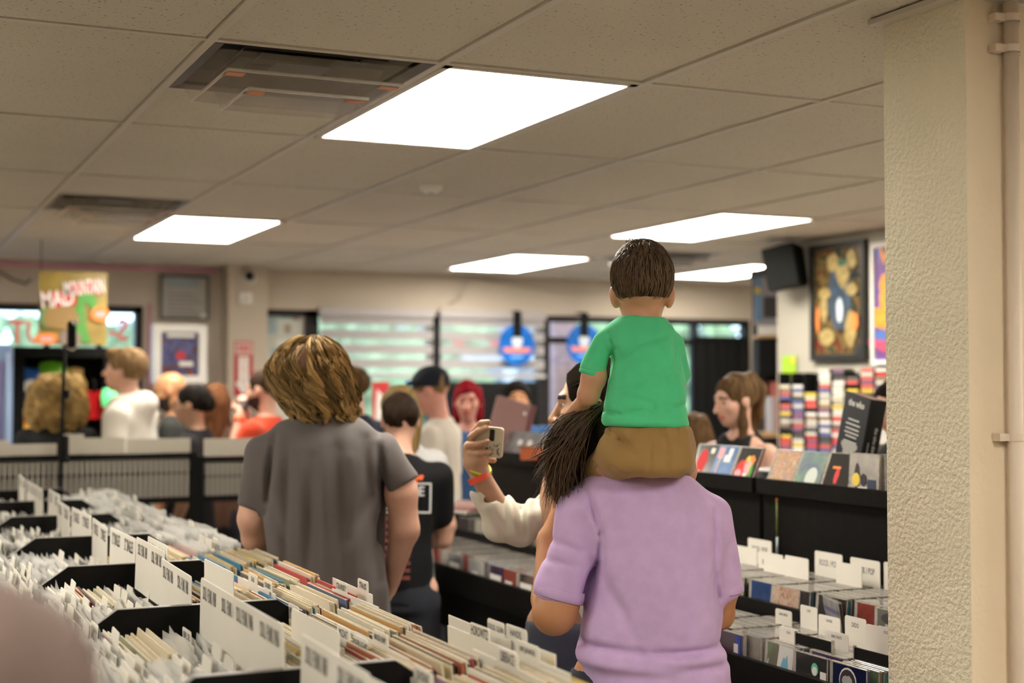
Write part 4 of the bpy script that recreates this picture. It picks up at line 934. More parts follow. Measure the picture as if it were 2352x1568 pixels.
sign(3.37, None, 0, .30, 1.165, TCX + .115, lab='blank white card right of the ridge behind the second cross panel'); sign(2.70, None, 0, .32, 1.135, TCX + .14, lab='blank white card right of the ridge behind the nearest cross panel')
# named divider cards among the right-hand records
def named(text, px, py, z=1.12, kind=K_M, size=.024, sx=.72, lab=None):
    w, h, a, b_, th_ = kind
    for _ in range(6): p = on(2, z, px, py); zz = pos(p.x)[0] + .006; z = zz + h + th_ * .5 - .002
    card(p.x, p.y - (a + b_) / 2, zz, kind, text, -.03, size, sx=sx, lab=lab, grp='lettered divider cards')
N_ = ((1, 'STRAVINSKY', 795, 1348, 1.135, K_L, .016, .6), (1, 'STRAUSS', 845, 1345, 1.135, K_R, .016, .66), (1, 'HOROWITZ', 1113, 1452, 1.15, K_M, .021, .55), (1, 'HANDEL', 1197, 1456, 1.15, K_M, .015, .7), (1, 'LIBERACE', 1178, 1511, 1.145, K_M, .021, .55), (1, 'JARRE, JEAN MICHEL', 1224, 1494, 1.145, K_M, .011, .5),
      (1, 'GOULD, GLENN', 1152, 1442, 1.145, K_R, .012, .7), (1, 'NERO, PETER', 685, 1403, 1.13, K_L, .013, .6), (1, 'PAVAROTTI', 745, 1447, 1.125, K_M, .018, .55), (1, 'MOZART', 800, 1455, 1.125, K_R, .018, .6), (1, 'MANCINI, HENRY', 885, 1466, 1.125, K_M, .014, .5), (1, 'MATHIS', 698, 1450, 1.12, K_R, .014, .7),
      (1, 'WAGNER, RICHARD', 840, 1478, 1.118, K_L, .013, .6), (1, 'BOCCHERINI', 588, 1415, 1.13, K_L, .016, .66), (1, 'DVORAK', 985, 1555, 1.125, K_M, .018, .6), (1, 'SCHUBERT', 625, 1345, 1.12, K_R, .014, .66), (1, 'GOLD', 590, 1330, 1.115, K_M, .014, .7),
      (1, 'PEEBLES', 322, 1424, 1.12, K_L, .018, .66), (1, 'RENE, DEL', 440, 1460, 1.1, K_R, .016, .7), (1, 'NIGHT CLUB', 415, 1352, 1.1, K_R, .014, .7), (1, 'COLE NATALIE', 305, 1310, 1.1, K_R, .014, .7))
N_LAB = ('left one of two lettered cards before the grey shirt hem', 'right one of two lettered cards before the grey shirt hem', 'boldly lettered card, foremost of the cluster left of the bare elbow', 'lettered card at the table edge, right one of the elbow cluster',
  'boldly lettered card in the right-hand row nearest the bottom edge', 'card with a long heading beside the bold card nearest the bottom edge', 'small-lettered card peeping out behind the bold card by the elbow', 'lettered card at the slope of the nearest full cross panel',
  'lettered card with nine large letters in the nearest right-hand bin', 'six-letter card in the middle of the nearest right-hand bin', 'lettered card at the centre of the nearest right-hand row', 'small-lettered card left of the nine-letter card', 'small-lettered card below the centre of the nearest right-hand row',
  'lettered card just right of the tall genre cards in the nearest bin', 'lettered card cut by the bottom edge of the picture', 'small-lettered card in the middle bin right of the ridge', 'short-lettered card next to the blank card in the middle bin', 'lettered card behind the worn brown sleeves left of the ridge',
  'lettered card against the ridge left of the nearest genre cards', 'small-lettered card below the middle genre cards', 'small-lettered card on the left face of the middle genre cards')
for (_, tx, px, py, z, kd, sz, sx), lb in zip(N_, N_LAB): named(tx, px, py, z, kd, sz * 1.2, sx * .95, lb)

# ================================================================ THE CD RACKS
XF, XU, XS = 2.16, 2.44, 2.74                   # lower front lip, upper tier lip, back panel under the display shelf
def cd_rack(lab, ya, yb_):
    t = thing('cd_rack', lab, 'rack', (0, ya, 0), 0, 'two-tier cd racks'); L = yb_ - ya
    part('lower_lip', m_black, t, ((XF - .018, 0, .77), (XF, L, .868))); part('upper_lip', m_black, t, ((XU - .016, 0, .80), (XU, L, .955))); part('lower_floor', m_blackmat, t, ((XF, 0, .78), (XU, L, .795))); part('upper_floor', m_blackmat, t, ((XU, 0, .865), (XS, L, .88)))
    part('back_panel', m_black, t, ((XS, 0, .62), (XS + .02, L, 1.235))); part('front_board', m_black, t, ((XF, 0, .62), (XF + .018, L, .78)))
    b = MB(); b.prism([(XS - .03, 1.235), (XS + .40, 1.235), (XS + .40, 1.262), (XS - .012, 1.262), (XS - .012, 1.285), (XS - .03, 1.285)], 1, 0, L); b.build('display_shelf', m_black, t)
    for y in (.02, L - .06): part('leg', m_black, t, ((XF + .05, y, 0), (XF + .09, y + .04, .62))); part('leg', m_black, t, ((XS + .02, y, 0), (XS + .06, y + .04, 1.235)))
    part('bottom_shelf', m_black, t, ((XF + .05, 0, .15), (XS, L, .17)))
    n = int(L / .157)
    for k in range(n + 1): part('slot_divider', m_black, t, ((XF, k * L / n - .002, .795), (XU - .016, k * L / n + .002, .86))); part('slot_divider', m_black, t, ((XU, k * L / n - .002, .88), (XS, k * L / n + .002, .945)))
    return t
YCD = 3.985
cd_rack('black two-tier cd rack beside the stippled pillar', 2.68, YCD - .012); cd_rack('longer black two-tier cd rack running behind the woman in lilac', YCD + .012, 6.30)
CW, CHh, CT = .142, .125, .0104
cov_cols = [(.03, .03, .035), (.10, .06, .16), (.34, .30, .26), (.04, .08, .22), (.30, .06, .05), (.45, .42, .38), (.06, .05, .05), (.16, .22, .12), (.42, .24, .18), (.03, .03, .03), (.50, .46, .40), (.12, .20, .30)]
m_cov = mat('cd_cover', (.4, .4, .4), .15, rndcols=cov_cols, var=.45, vscale=28, coat=.5); m_jewel = mat('jewel_edge', (.34, .32, .29), .12, var=.3, vscale=60, coat=.6); m_spine = mat('cd_spine', (.4, .4, .4), .2, rndcols=[(.03, .03, .03), (.36, .34, .31), (.08, .05, .05), (.40, .37, .3), (.03, .03, .035), (.02, .15, .22), (.12, .10, .09), (.35, .05, .04), (.04, .04, .05), (.05, .05, .14)])
def cd_mesh(cov=None, sp=None):
    b = MB(); b.bbox((-CT / 2, -CW / 2, 0), (CT / 2, CW / 2, CHh), .0012, 1)
    for s in (-1, 1): x = s * (CT / 2 + .0002); b.add([(x, -CW / 2 + .003, .002), (x, CW / 2 - .013, .002), (x, CW / 2 - .013, CHh - .003), (x, -CW / 2 + .003, CHh - .003)], [(3, 2, 1, 0) if s < 0 else (0, 1, 2, 3)], 0)
    y = -CW / 2 - .0002; b.add([(-CT / 2 + .0015, y, .004), (CT / 2 - .0015, y, .004), (CT / 2 - .0015, y, CHh - .004), (-CT / 2 + .0015, y, CHh - .004)], [(0, 1, 2, 3)], 2)
    return b.mesh('cd_case', [cov or m_cov, m_jewel, sp or m_spine])
ME_CD = cd_mesh()
cd_count = 0
def cd_row(xa, xb, y, z, seed, lab, single=True, lean0=.06):
    global cd_count
    r = random.Random(seed); x = xa; ln = lean0
    while x < xb:
        if single and cd_count < 285:
            o = obj('cd_case', ME_CD, None, (x + CT / 2, y + r.uniform(-.003, .003), z + r.uniform(0, .002)), (0, ln + r.uniform(-.015, .015), r.uniform(-.015, .015))); tag(o, lab, 'cd', 'cds filed in the racks'); cd_count += 1
        else:
            REST.append((x + CT / 2, y, z, ln, r.random()))
        x += CT + r.uniform(.0003, .0016) + (r.random() < .05) * .006
REST = []
n1 = 8; L1 = (YCD - .012) - 2.68; n2 = 14; L2 = 6.30 - YCD - .012
slots = [(2.68 + L1 * (k + .5) / n1, 0, k) for k in range(n1)] + [(YCD + .012 + L2 * (k + .5) / n2, 1, k) for k in range(n2)]
for (y, u, k) in slots:
    far = (u == 1 and k > 2)
    cd_row(XF + .012 + (.02 if k % 3 == 1 else 0), XU - .03 - random.Random(k * 7 + u).choice((0, 0, .03)), y, .796, 300 + k + 40 * u, 'cd case filed in the lower tier of the racks behind the woman in lilac', not far)
    cd_row(XU + .01 + (.015 if k % 4 == 2 else 0), XS - .02, y, .881, 500 + k + 40 * u, 'cd case filed in the upper tier of the racks below the display shelf', not far, .10 if k % 3 == 0 else .05)
if REST:
    b = MB(); pal = [m_jewel] + [mat('far_cd_%d' % i, c, .25) for i, c in enumerate(cov_cols)]
    for x, y, z, ln, q in REST:
        T = Matrix.Translation((x, y, z)) @ Matrix.Rotation(ln, 4, 'Y'); b.box((-CT / 2, -CW / 2, 0), (CT / 2, CW / 2, CHh), 0, T); c = 1 + int(q * len(cov_cols)); xx = -CT / 2 - .0003; b.add([(xx, -CW / 2 + .003, .002), (xx, CW / 2 - .012, .002), (xx, CW / 2 - .012, CHh - .003), (xx, -CW / 2 + .003, CHh - .003)], [(3, 2, 1, 0)], c, T); yy = -CW / 2 - .0003; b.add([(-CT / 2 + .0015, yy, .004), (CT / 2 - .0015, yy, .004), (CT / 2 - .0015, yy, CHh - .004), (-CT / 2 + .0015, yy, CHh - .004)], [(0, 1, 2, 3)], c, T)
    tag(b.build('cd_cases', pal), 'packed cd cases in the far half of the long rack', 'cds', None, 'stuff')
# divider cards in the cd racks
def cd_card(text, px, py, x, w=.14, h=.06, size=.013, sx=.8, lab='', top=None):
    p = on(0, x, px, py); zt = p.z + h * .4; zb = .80 if x < XU else .885
    m = MB(); r = .006; m.prism([(-w / 2, 0), (w / 2, 0), (w / 2, zt - zb - r), (w / 2 - r * .3, zt - zb - r * .3), (w / 2 - r, zt - zb), (-w / 2 + r, zt - zb), (-w / 2 + r * .3, zt - zb - r * .3), (-w / 2, zt - zb - r)], 0, -.0008, .0008)
    o = m.build('cd_divider', m_card, None, (x, p.y, zb)); tag(o, lab, 'divider card', 'white divider cards in the cd racks')
    if text: lettering(text, size, m_ink, o, face_T((-.001, 0, zt - zb - size * 1.3), (0, -1, 0), (0, 0, 1)), sx, .01)
for k, (tx, px, py, x) in enumerate((('ROCK / POP', 1903, 1290, XU + .25), ('ROCK / POP', 1987, 1306, XU + .24), ('ROCK / POP', 2066, 1318, XU + .25), ('ROCK / POP', 1745, 1258, XU + .26), ('ROCK / POP', 1770, 1290, XU + .2), (None, 1950, 1316, XU + .2), (None, 1715, 1275, XU + .22), (None, 1780, 1300, XU + .17), (None, 1830, 1300, XU + .16))):
    cd_card(tx, px, py, x, .135 if tx else .12, .07, .026 if k < 5 else .02, .62, 'white rounded card%s in the upper cd tier, %s' % (' lettered for rock' if tx else ' without a heading', ('third from the pillar', 'second from the pillar', 'cut by the pillar', 'beside the lilac sleeve', 'tilted before the pencil', 'half hidden by its neighbour', 'touching the lilac sleeve', 'low in the row', 'low in the middle')[k]))
for k, (tx, px, py, x, w) in enumerate((('DIDO', 1965, 1428, XF + .17, .10), ('DIRE STRAITS', 1922, 1462, XF + .10, .11), ('DOOBIE BROTHERS', 2050, 1455, XF + .10, .13), ('DAVIS, MILES', 1800, 1410, XF + .2, .09), ('CURE', 1858, 1402, XF + .22, .09), ('DANZIG', 1905, 1425, XF + .2, .11), ('DEVO', 1812, 1452, XF + .06, .10), (None, 2020, 1450, XF + .14, .12))):
    cd_card(tx, px, py, x, w * .85, .03, .010 if tx != 'DIDO' else .016, .7, 'white card in the lower cd tier, ' + ('with four large letters', 'before the black rack rail', 'nearest the pillar', 'farthest from the pillar', 'behind the open slot', 'long and low behind the crates', 'leaning beside the striped cover', 'low beside the pillar')[k])
# front covers with pictures of their own
def art_cd(px, py, x, z, lab, cov, tilt=.3, shapes=(), sp=None, rz=0., grp='cds shown face out', n=1, lift=0.):
    p = on(0, x, px, py); o = obj('cd_case', cd_mesh(cov, sp), None, (x, p.y, z), (0, tilt, rz)); tag(o, lab, 'cd', grp)
    T = face_T((-CT / 2 - .0004, 0, 0), (0, -1, 0), (0, 0, 1))
    for k, (kind, u, v, a, b_, mm) in enumerate(shapes):
        poly = rect(-a, -b_, a, b_) if kind == 'r' else blob(16, a, b_, .0 if kind == 'o' else .2, k)
        T2 = T @ Matrix.Translation((u, v, .0003 * k)); patch(o, T2, poly, mm, 0, 'cover_print', .0003)
    return o
cv = lambda n, c, c2=None: mat('cover_' + n, c, .15, coat=.5, col2=c2, vscale=20)
ZS = 1.263
dsp = 'propped on the display shelf, '
art_cd(1606, 1060, XS + .02, ZS, 'cd with a red figure on black propped on the display shelf, half behind the toddler', cv('black', (.03, .03, .03)), .42, [('b', -.01, .06, .03, .045, i_red), ('r', .04, .1, .012, .01, i_white)])
art_cd(1650, 1060, XS + .02, ZS, 'blue cd with a pink square propped on the display shelf left of the gap', cv('blue', (.07, .15, .33), (.14, .25, .45)), .42, [('r', -.03, .095, .017, .02, i_pink), ('r', .02, .075, .02, .013, i_white), ('r', .03, .1, .012, .014, i_white), ('r', -.025, .04, .005, .04, ink('beige', (.6, .45, .4)))])
art_cd(1702, 1066, XS + .02, ZS, 'black cd with red and yellow confetti propped on the display shelf at the gap', cv('black', (.03, .03, .03)), .42, [('b', -.02, .04, .03, .035, i_red), ('b', .02, .07, .03, .025, i_org), ('b', .02, .045, .02, .03, i_pink), ('o', .01, .08, .01, .01, i_yel), ('o', .035, .05, .008, .008, i_yel), ('b', -.03, .02, .02, .02, i_pink), ('b', .045, .03, .01, .03, i_grn), ('r', .015, .015, .01, .012, i_white)])
art_cd(1788, 1085, XS + .02, ZS, 'crowded colourful collage cd propped on the display shelf, first right of the gap', art('cd_collage', [(.06, .15, .08), (.45, .35, .12), (.40, .08, .05), (.50, .42, .28), (.10, .15, .25), (.45, .20, .08)], 55, 2), .42)
art_cd(1848, 1090, XS + .02, ZS, 'pale green cd with a white oval propped on the display shelf', cv('green', (.22, .33, .24), (.16, .18, .26)), .42, [('o', .02, .035, .03, .035, ink('mist', (.5, .55, .5)))])
art_cd(1914, 1100, XS + .02, ZS, 'black cd with a small red dancer propped on the display shelf', cv('black', (.03, .03, .03)), .38, [('b', .0, .05, .01, .03, i_red), ('r', -.01, .075, .02, .004, i_org)])
art_cd(1985, 1100, XS + .0, ZS, 'black and white photo cd with a round yellow sticker on the display shelf', cv('photo', (.45, .42, .38), (.32, .30, .28)), .06, [('b', -.03, .055, .014, .04, i_dk), ('o', -.035, .045, .018, .02, i_yel), ('r', .01, .012, .035, .012, i_white), ('o', -.015, .012, .005, .005, i_red), ('r', .04, .03, .02, .018, ink('navy', (.03, .04, .08))), ('b', .0, .045, .015, .02, i_dk)])
art_cd(2052, 1105, XS + .02, ZS, 'white cd with a grey sketch on the display shelf, cut by the pillar', cv('white', (.62, .58, .5)), .42, [('b', .02, .04, .02, .03, ink('grey', (.28, .26, .25)))])
for k in range(4): tag(obj('cd_case', ME_CD, None, (XS + .085, on(0, XS, 2020 + 7 * k, 1100).y, ZS), (0, .05, math.radians(88))), 'cd standing spine out on the display shelf beside the pillar', 'cd', 'spine-out cds on the display shelf')
far_lab = ['at its far end', 'second from its far end', 'third from its far end', 'fourth from its far end', 'just left of the phone holder']
for k, px in enumerate((1150, 1178, 1206, 1234)): art_cd(px, 1022, XS + .02, ZS, 'grey cd propped on the display shelf, ' + far_lab[k], cv('slate', (.12, .13, .15), (.28, .29, .30)), .42, [('r', .03 * (k % 2), .07, .02, .012, i_white)])
# white flyers lying flat on the shelf, and the black box set
p = on(0, XS + .25, 1790, 1012); t = thing('flyer_stack', 'stack of white flyers lying on the display shelf at the gap', 'papers', (XS + .25, p.y, ZS + .0), -.2)
for k in range(5): MB().box((-.09, -.11, .001 + .006 * k), (.09, .11, .006 + .006 * k)).build('flyer', m_card, t, None, (0, 0, .05 * (k % 3)))
patch(t, Matrix.Translation((0, 0, .031)), rect(-.06, -.07, .05, .06), ink('grey', (.28, .26, .25)), 0, 'print')
p = on(0, XS + .20, 1952, 1040); t = thing('box_set', 'tall black boxed set with white print standing on the display shelf', 'box', (XS + .20, p.y, ZS), 0); t.rotation_euler = (math.radians(9), .12, math.radians(-8))
bw, bd, bh = .165, .06, .30
MB().bbox((-bd / 2, -bw / 2, 0), (bd / 2, bw / 2, bh), .002).build('box', mat('box_black', (.008, .008, .01), .25), t); T = face_T((-bd / 2 - .0006, 0, 0), (0, -1, 0), (0, 0, 1)); m_pr = ink('silver', (.50, .48, .44))
lettering('the who', .03, m_pr, t, T @ Matrix.Translation((0, bh - .03, 0)), 1.0, .03)
rr = random.Random(5)
for k, (v, w_) in enumerate([(.215, .07), (.2, .09), (.185, .085), (.172, .09), (.16, .07)] + [(.143 - .0075 * q, .085 + .02 * math.sin(q)) for q in range(8)] + [(.078 - .0075 * q, .08 + .02 * math.cos(q)) for q in range(9)]): patch(t, T, rect(-w_ / 2, v, w_ / 2, v + .0042), m_pr, 0, 'text_line', .0002)
T = face_T((0, -bw / 2 - .0006, 0), (1, 0, 0), (0, 0, 1)); lettering('the who thirty years of', .016, m_pr, t, T @ Matrix.Translation((.008, bh * .45, 0)) @ Matrix.Rotation(-math.pi / 2, 4, 'Z'), 1, .02)
patch(t, T, rect(-.014, .04, -.010, .16), ink('grey', (.28, .26, .25)), 0, 'spine_line', .0002)
# front-facing cds in the lower tier
fc = 'in the lower tier, '
art_cd(1677, 1470, XF + .004, .797, 'dark blue cd facing the aisle beside the lilac shirt hem', cv('night', (.03, .03, .10), (.08, .03, .06)), .02, [('r', -.005, .035, .035, .004, i_white), ('r', .0, .026, .02, .004, i_white), ('r', .045, .06, .012, .06, ink('royal', (.03, .06, .35))), ('r', .035, .085, .01, .012, i_white)])
art_cd(1783, 1480, XF + .004, .797, 'striped white and blue cd leaning in the lower tier', cv('pale', (.50, .50, .48)), .16, [('r', -.03, .09, .022, .03, ink('olive', (.10, .09, .06))), ('b', .03, .05, .02, .05, ink('sea', (.12, .30, .42))), ('r', -.03, .03, .006, .03, i_org), ('r', -.015, .03, .006, .03, ink('aqua', (.15, .35, .5))), ('r', .0, .03, .006, .03, i_yel), ('r', .025, .035, .013, .012, i_white)], rz=-.1)
art_cd(1862, 1510, XF + .004, .797, 'black cd with a small rainbow facing the aisle in the lower tier', cv('black', (.03, .03, .03)), .03, [('o', .02, .09, .014, .016, ink('teal', (.1, .5, .3))), ('o', .02, .086, .010, .011, i_white), ('r', .055, .075, .012, .014, i_white), ('b', -.03, .025, .018, .02, i_blue), ('b', .02, .02, .02, .02, ink('royal', (.03, .06, .35))), ('b', .045, .005, .02, .015, i_org)])
o = art_cd(1950, 1535, XF + .004, .797, 'dark blue cd with a white crescent emblem nearest the pillar in the lower tier', cv('navy', (.01, .015, .05)), .02, [('o', .0, .085, .033, .033, i_white), ('o', .0, .0835, .030, .030, i_dk), ('r', .0, .062, .028, .006, i_white), ('b', .0, .085, .02, .014, ink('grey2', (.4, .4, .4))), ('r', .033, .063, .013, .014, i_white)])
lettering('Modesty', .04, i_org, o, face_T((-CT / 2 - .002, -.005, .03), (0, -1, 0), (0, 0, 1)), .8, .01)
art_cd(2050, 1405, XU + .008, .882, 'grey portrait cd facing the aisle in the upper tier beside the pillar', cv('portrait', (.12, .12, .11)), .03, [('b', .0, .06, .03, .045, ink('face', (.42, .40, .36))), ('b', -.02, .035, .012, .01, i_dk), ('b', .02, .035, .012, .01, i_dk), ('b', .0, .1, .04, .015, i_dk)])
art_cd(1800, 1370, XU + .008, .882, 'reddish cd facing the aisle in the upper tier', art('cd_red', [(.10, .05, .04), (.40, .22, .16), (.45, .36, .28), (.15, .09, .07)], 40, 4), .1)
art_cd(1925, 1400, XU + .01, .882, 'tilted grey striped cd facing the aisle in the upper tier', cv('stripe', (.22, .22, .26), (.40, .40, .38)), -.14, [('r', 0, .03 + .022 * k, .06, .005, ink('violet', (.12, .10, .22))) for k in range(4)], rz=-.35)
art_cd(1676, 1352, XU + .008, .882, 'dark green cd facing the aisle in the upper tier beside the lilac sleeve', art('cd_green', [(.03, .03, .02), (.25, .20, .05), (.40, .40, .38), (.06, .08, .03)], 40, 8), .1)
for k, (px, lab, c) in enumerate(((1045, 'first of the face-out cds at the far end of the lower tier', 'slate'), (1092, 'second of the face-out cds at the far end of the lower tier', 'pale'), (1140, 'third of the face-out cds at the far end of the lower tier', 'night'), (1170, 'red-banded cd at the far end of the lower tier', 'red'), (1210, 'dark cd beside the raised bare arm in the lower tier', 'black'))):
    art_cd(px, 1320, XF + .004, .797, lab, cv(c, (.25, .05, .04)), .03, [('r', .0, .05, .03, .03, i_white)] if k % 2 else [('r', .0, .08, .05, .01, i_red if k == 3 else i_white)])
# pencil-like marker against the back panel
p = on(0, XS - .012, 1785, 1200); t = thing('marker_brush', 'slim green and white brush hanging on the black rack panel', 'brush', (XS - .012, p.y, on(0, XS - .012, 1785, 1272).z)); H_ = on(0, XS - .012, 1785, 1143).z - on(0, XS - .012, 1785, 1272).z
for nm, a, b_, r, c in (('ferrule', 0, .3, .0042, ink('pale', (.55, .62, .68))), ('shaft', .3, .93, .0035, ink('olive2', (.10, .14, .02))), ('tip', .93, 1, .004, i_org)): MB().tube([(0, 0, H_ * a), (0, 0, H_ * b_)], r, 8).build(nm, c, t)
# lids and frames on top of the lower cds
for k, (px, x, w_) in enumerate(((1870, XF + .05, .15), (2010, XF + .06, .15))):
    p = on(0, x, px, 1470); t = thing('slot_rail', ('left' if k == 0 else 'right') + ' of two black rails with clear edges above the lower cds', 'rail', (x, p.y, .80), 0, 'slot rails'); part('bar', m_blackmat, t, ((-.003, -w_ / 2, .125), (.003, w_ / 2, .152))); part('clear_edge', m_jewel, t, ((-.004, -w_ / 2 - .004, 0), (.004, -w_ / 2, .156))); part('clear_edge', m_jewel, t, ((-.004, w_ / 2, 0), (.004, w_ / 2 + .004, .156)))
# things at the far end and below the rack
t = thing('tilted_board', 'large dusty pink board propped up at the far end of the display shelf', 'board', at(6.75, 1150, 1008), -YAW); t.location.z = ZS; t.rotation_euler = (math.radians(-6), math.radians(16), -YAW + .25)
MB().bbox((-.085, -.02, 0), (.085, .02, .27), .004).build('panel', mat('dusty_pink', (.26, .13, .12), .5), t); part('dark_side', mat('dark_maroon', (.12, .03, .03), .5), t, ((.085, -.02, 0), (.11, .03, .27))); patch(t, face_T((0, -.021, .2), (1, 0, 0), (0, 0, 1)), blob(8, .008, .008), i_white, 0, 'sticker').location = (.06, -.022, .22)
p = at(6.3, 1222, 985); t = thing('orange_box', 'small orange box lying tilted on the display shelf', 'box', (p.x, p.y, ZS), -.9); MB().bbox((-.04, -.04, 0), (.04, .04, .055), .004).build('box', mat('orange_box', (.45, .10, .03), .5), t); part('lid', mat('rust', (.20, .06, .03), .5), t, ((-.042, -.042, .055), (.042, .042, .062)))
p = on(2, .96, 1075, 1205); t = thing('pink_magazines', 'pink and white magazines lying at the far end of the cd rack', 'magazines', (XU + .12, p.y + .1, .955 + .06), .2)
for k, mm in enumerate((i_white, ink('rose', (.50, .25, .22)), ink('salmon2', (.55, .30, .26)))): MB().bbox((-.12, -.16, .012 * k), (.12, .16, .012 * k + .010), .002).build('magazine', mm, t, None, (0, 0, .1 * k))
part('tray', m_blackmat, t, ((-.13, -.17, -.06), (.13, .17, 0)))
p = on(0, XF + .1, 1085, 1405); t = thing('grey_crate', 'grey speaker-like crate with a dark slot under the far cd rack', 'crate', (XF + .28, p.y, .17), 0); MB().bbox((-.17, -.22, 0), (.17, .22, .36), .01).build('shell', mat('crate_grey', (.16, .155, .14), .6, var=.15, vscale=6), t)
for k in range(2): part('slot', m_dark, t, ((-.172, -.12 + .16 * k, .14), (-.168, -.03 + .16 * k, .19)))
p = on(0, XF + .1, 1180, 1425); t = thing('cardboard_box', 'brown cardboard box under the cd rack behind the raised arm', 'box', (XF + .28, p.y - .05, .17), 0); MB().bbox((-.17, -.16, 0), (.17, .16, .34), .006).build('carton', mat('cardboard', (.26, .17, .08), .8), t); part('flap', mat('cardboard2', (.30, .20, .10), .8), t, ((-.17, -.16, .34), (.0, .16, .345)))
p = at(4.3, 1224, 1460); t = thing('yellow_bag', 'yellow-green plastic bag standing under the cd rack by the bare elbow', 'bag', (XF + .16, p.y, .17), 0); F = Field((-.1, -.1, -.01), (.1, .1, .36), .01); F.add(ell((0, 0, .16), (.07, .08, .17)), 0); F.disp(waves(40, .008, 4)); obj('bag', F.mesh('bag', mat('lime_bag', (.40, .42, .03), .4), 1), t); part('tie', i_red, t, ((-.02, -.02, .31), (.02, .02, .335)))

# ================================================================ PEOPLE
SKIN = {'fair': (.58, .33, .24), 'pale': (.62, .38, .28), 'tan': (.50, .235, .11), 'olive': (.46, .26, .16), 'brown': (.33, .16, .09), 'child': (.56, .29, .165), 'red': (.55, .25, .19)}
def skin_mats(tone, hair):
    c = SKIN[tone]; a = mat('skin_' + tone, c, .48, var=.08, vscale=14, bump=.06, bscale=220)
    l = mat('lips_' + tone, (c[0] * .85, c[1] * .55, c[2] * .55), .4); b = mat('brow_%.2f_%.2f' % hair[:2], tuple(x * .55 for x in hair), .7)
    return [a, l, b]
def hair_mat(c): return mat('hair_%.3f_%.3f_%.3f' % c, c, .6, col2=tuple(x * .42 for x in c), vscale=1.0, stretch=(70, 70, 9), bump=.4, bscale=1.6, spec=.05)
def strand_mat(c): return mat('strand_%.3f_%.3f_%.3f' % c, c, .45, rnd=.55, spec=.3)
def cloth(n, c, **k):
    kw = dict(var=.06, vscale=5, bump=.10, bscale=420, sheen=.0 if max(c) < .06 else .1, spec=.25); kw.update(k); return mat('cloth_' + n, c, .85, **kw)
m_eye = mat('eye_white', (.75, .72, .68), .15); m_iris = mat('iris_dark', (.03, .018, .01), .1)
def Rhead(yaw=0., pitch=0., roll=0.): return np.array((Matrix.Rotation(yaw, 3, 'Z') @ Matrix.Rotation(pitch, 3, 'X') @ Matrix.Rotation(roll, 3, 'Y')))
class Head:
    """places head-shaped pieces: centre c, scale s, rotation R (y looks forward)"""
    def __init__(h, c, s=1., R=None): h.c = np.array(c, float); h.s = s; h.R = np.eye(3) if R is None else R
    def p(h, q): return h.c + h.R @ (np.array(q, float) * h.s)
    def e(h, q, r): return ell(h.p(q), np.array(r) * h.s, h.R)
    def k(h, a, b, ra, rb=None): return cap(h.p(a), h.p(b), ra * h.s, (ra if rb is None else rb) * h.s)
    def loc(h, P): return ((P - h.c) @ h.R) / h.s
    def skin(h, F, fem=False, ears=True, baby=False):
        F.add(h.e((0, -.012, .03), (.073, .094, .083)), .01); F.add(h.e((0, .03, -.03), (.056 if fem else .06, .064, .078)), .03)
        F.add(h.e((0, .06, -.088), (.022 if fem else .028, .022, .018)), .025)
        F.add(h.k((-.03, .082, .026), (.03, .082, .026), .013), .018)
        for s in (-1, 1): F.add(h.e((s * .04, .06, -.018), (.022, .026, .02)), .02); F.sub(h.e((s * .031, .104, .006), (.017, .018, .011)), .012)
        F.add(h.k((0, .096, .008), (0, .116, -.028), .007, .012), .012)
        for s in (-1, 1): F.add(h.e((s * .012, .104, -.031), (.009, .011, .008)), .006)
        F.add(h.e((0, .092, -.053), (.022, .013, .0075)), .006); F.add(h.e((0, .089, -.067), (.018, .013, .008)), .006)
        if ears:
            for s in (-1, 1): F.add(h.e((s * .076, -.006, -.006), (.010, .021, .033)), .008); F.sub(h.e((s * .088, .0, -.002), (.008, .010, .018)), .006)
        return F
    def matfn(h, beard=0):
        def fn(P):
            q = h.loc(P); x, y, z = np.abs(q[:, 0]), q[:, 1], q[:, 2]; o = np.zeros(len(P))
            near = np.linalg.norm(q, axis=1) < .16
            o[near & (y > .075) & (x < .024) & (z < -.046) & (z > -.074)] = 1
            o[near & (y > .07) & (x > .012) & (x < .05) & (np.abs(z - .03 + .12 * (x - .03) ** 1) < .0055)] = 2
            if beard: o[near & (y > .0) & (z < -.035) & (z > -.12) & ~((x < .022) & (z > -.074) & (z < -.046)) & (y > .0 + (z + .035) * -.2)] = 2
            return o
        return fn
    def eyes(h, root):
        for s in (-1, 1):
            T = Matrix(h.R.tolist()).to_4x4(); b = MB(); r = .0118 * h.s
            b.lathe([(0, -r)] + [(r * math.cos(a), r * math.sin(a)) for a in (-1.1, -.7, -.3, 0, .3, .6)] + [(r * .75, r * .66)], 14, 0); b.lathe([(r * .75, r * .66), (r * .55, r * .85), (0, r * 1.02)], 14, 1)
            o = b.build('eye', [m_eye, m_iris], root, tuple(h.p((s * .031, .0745, .007)))); o.rotation_euler = (T @ Matrix.Rotation(-math.pi / 2, 4, 'X')).to_euler()
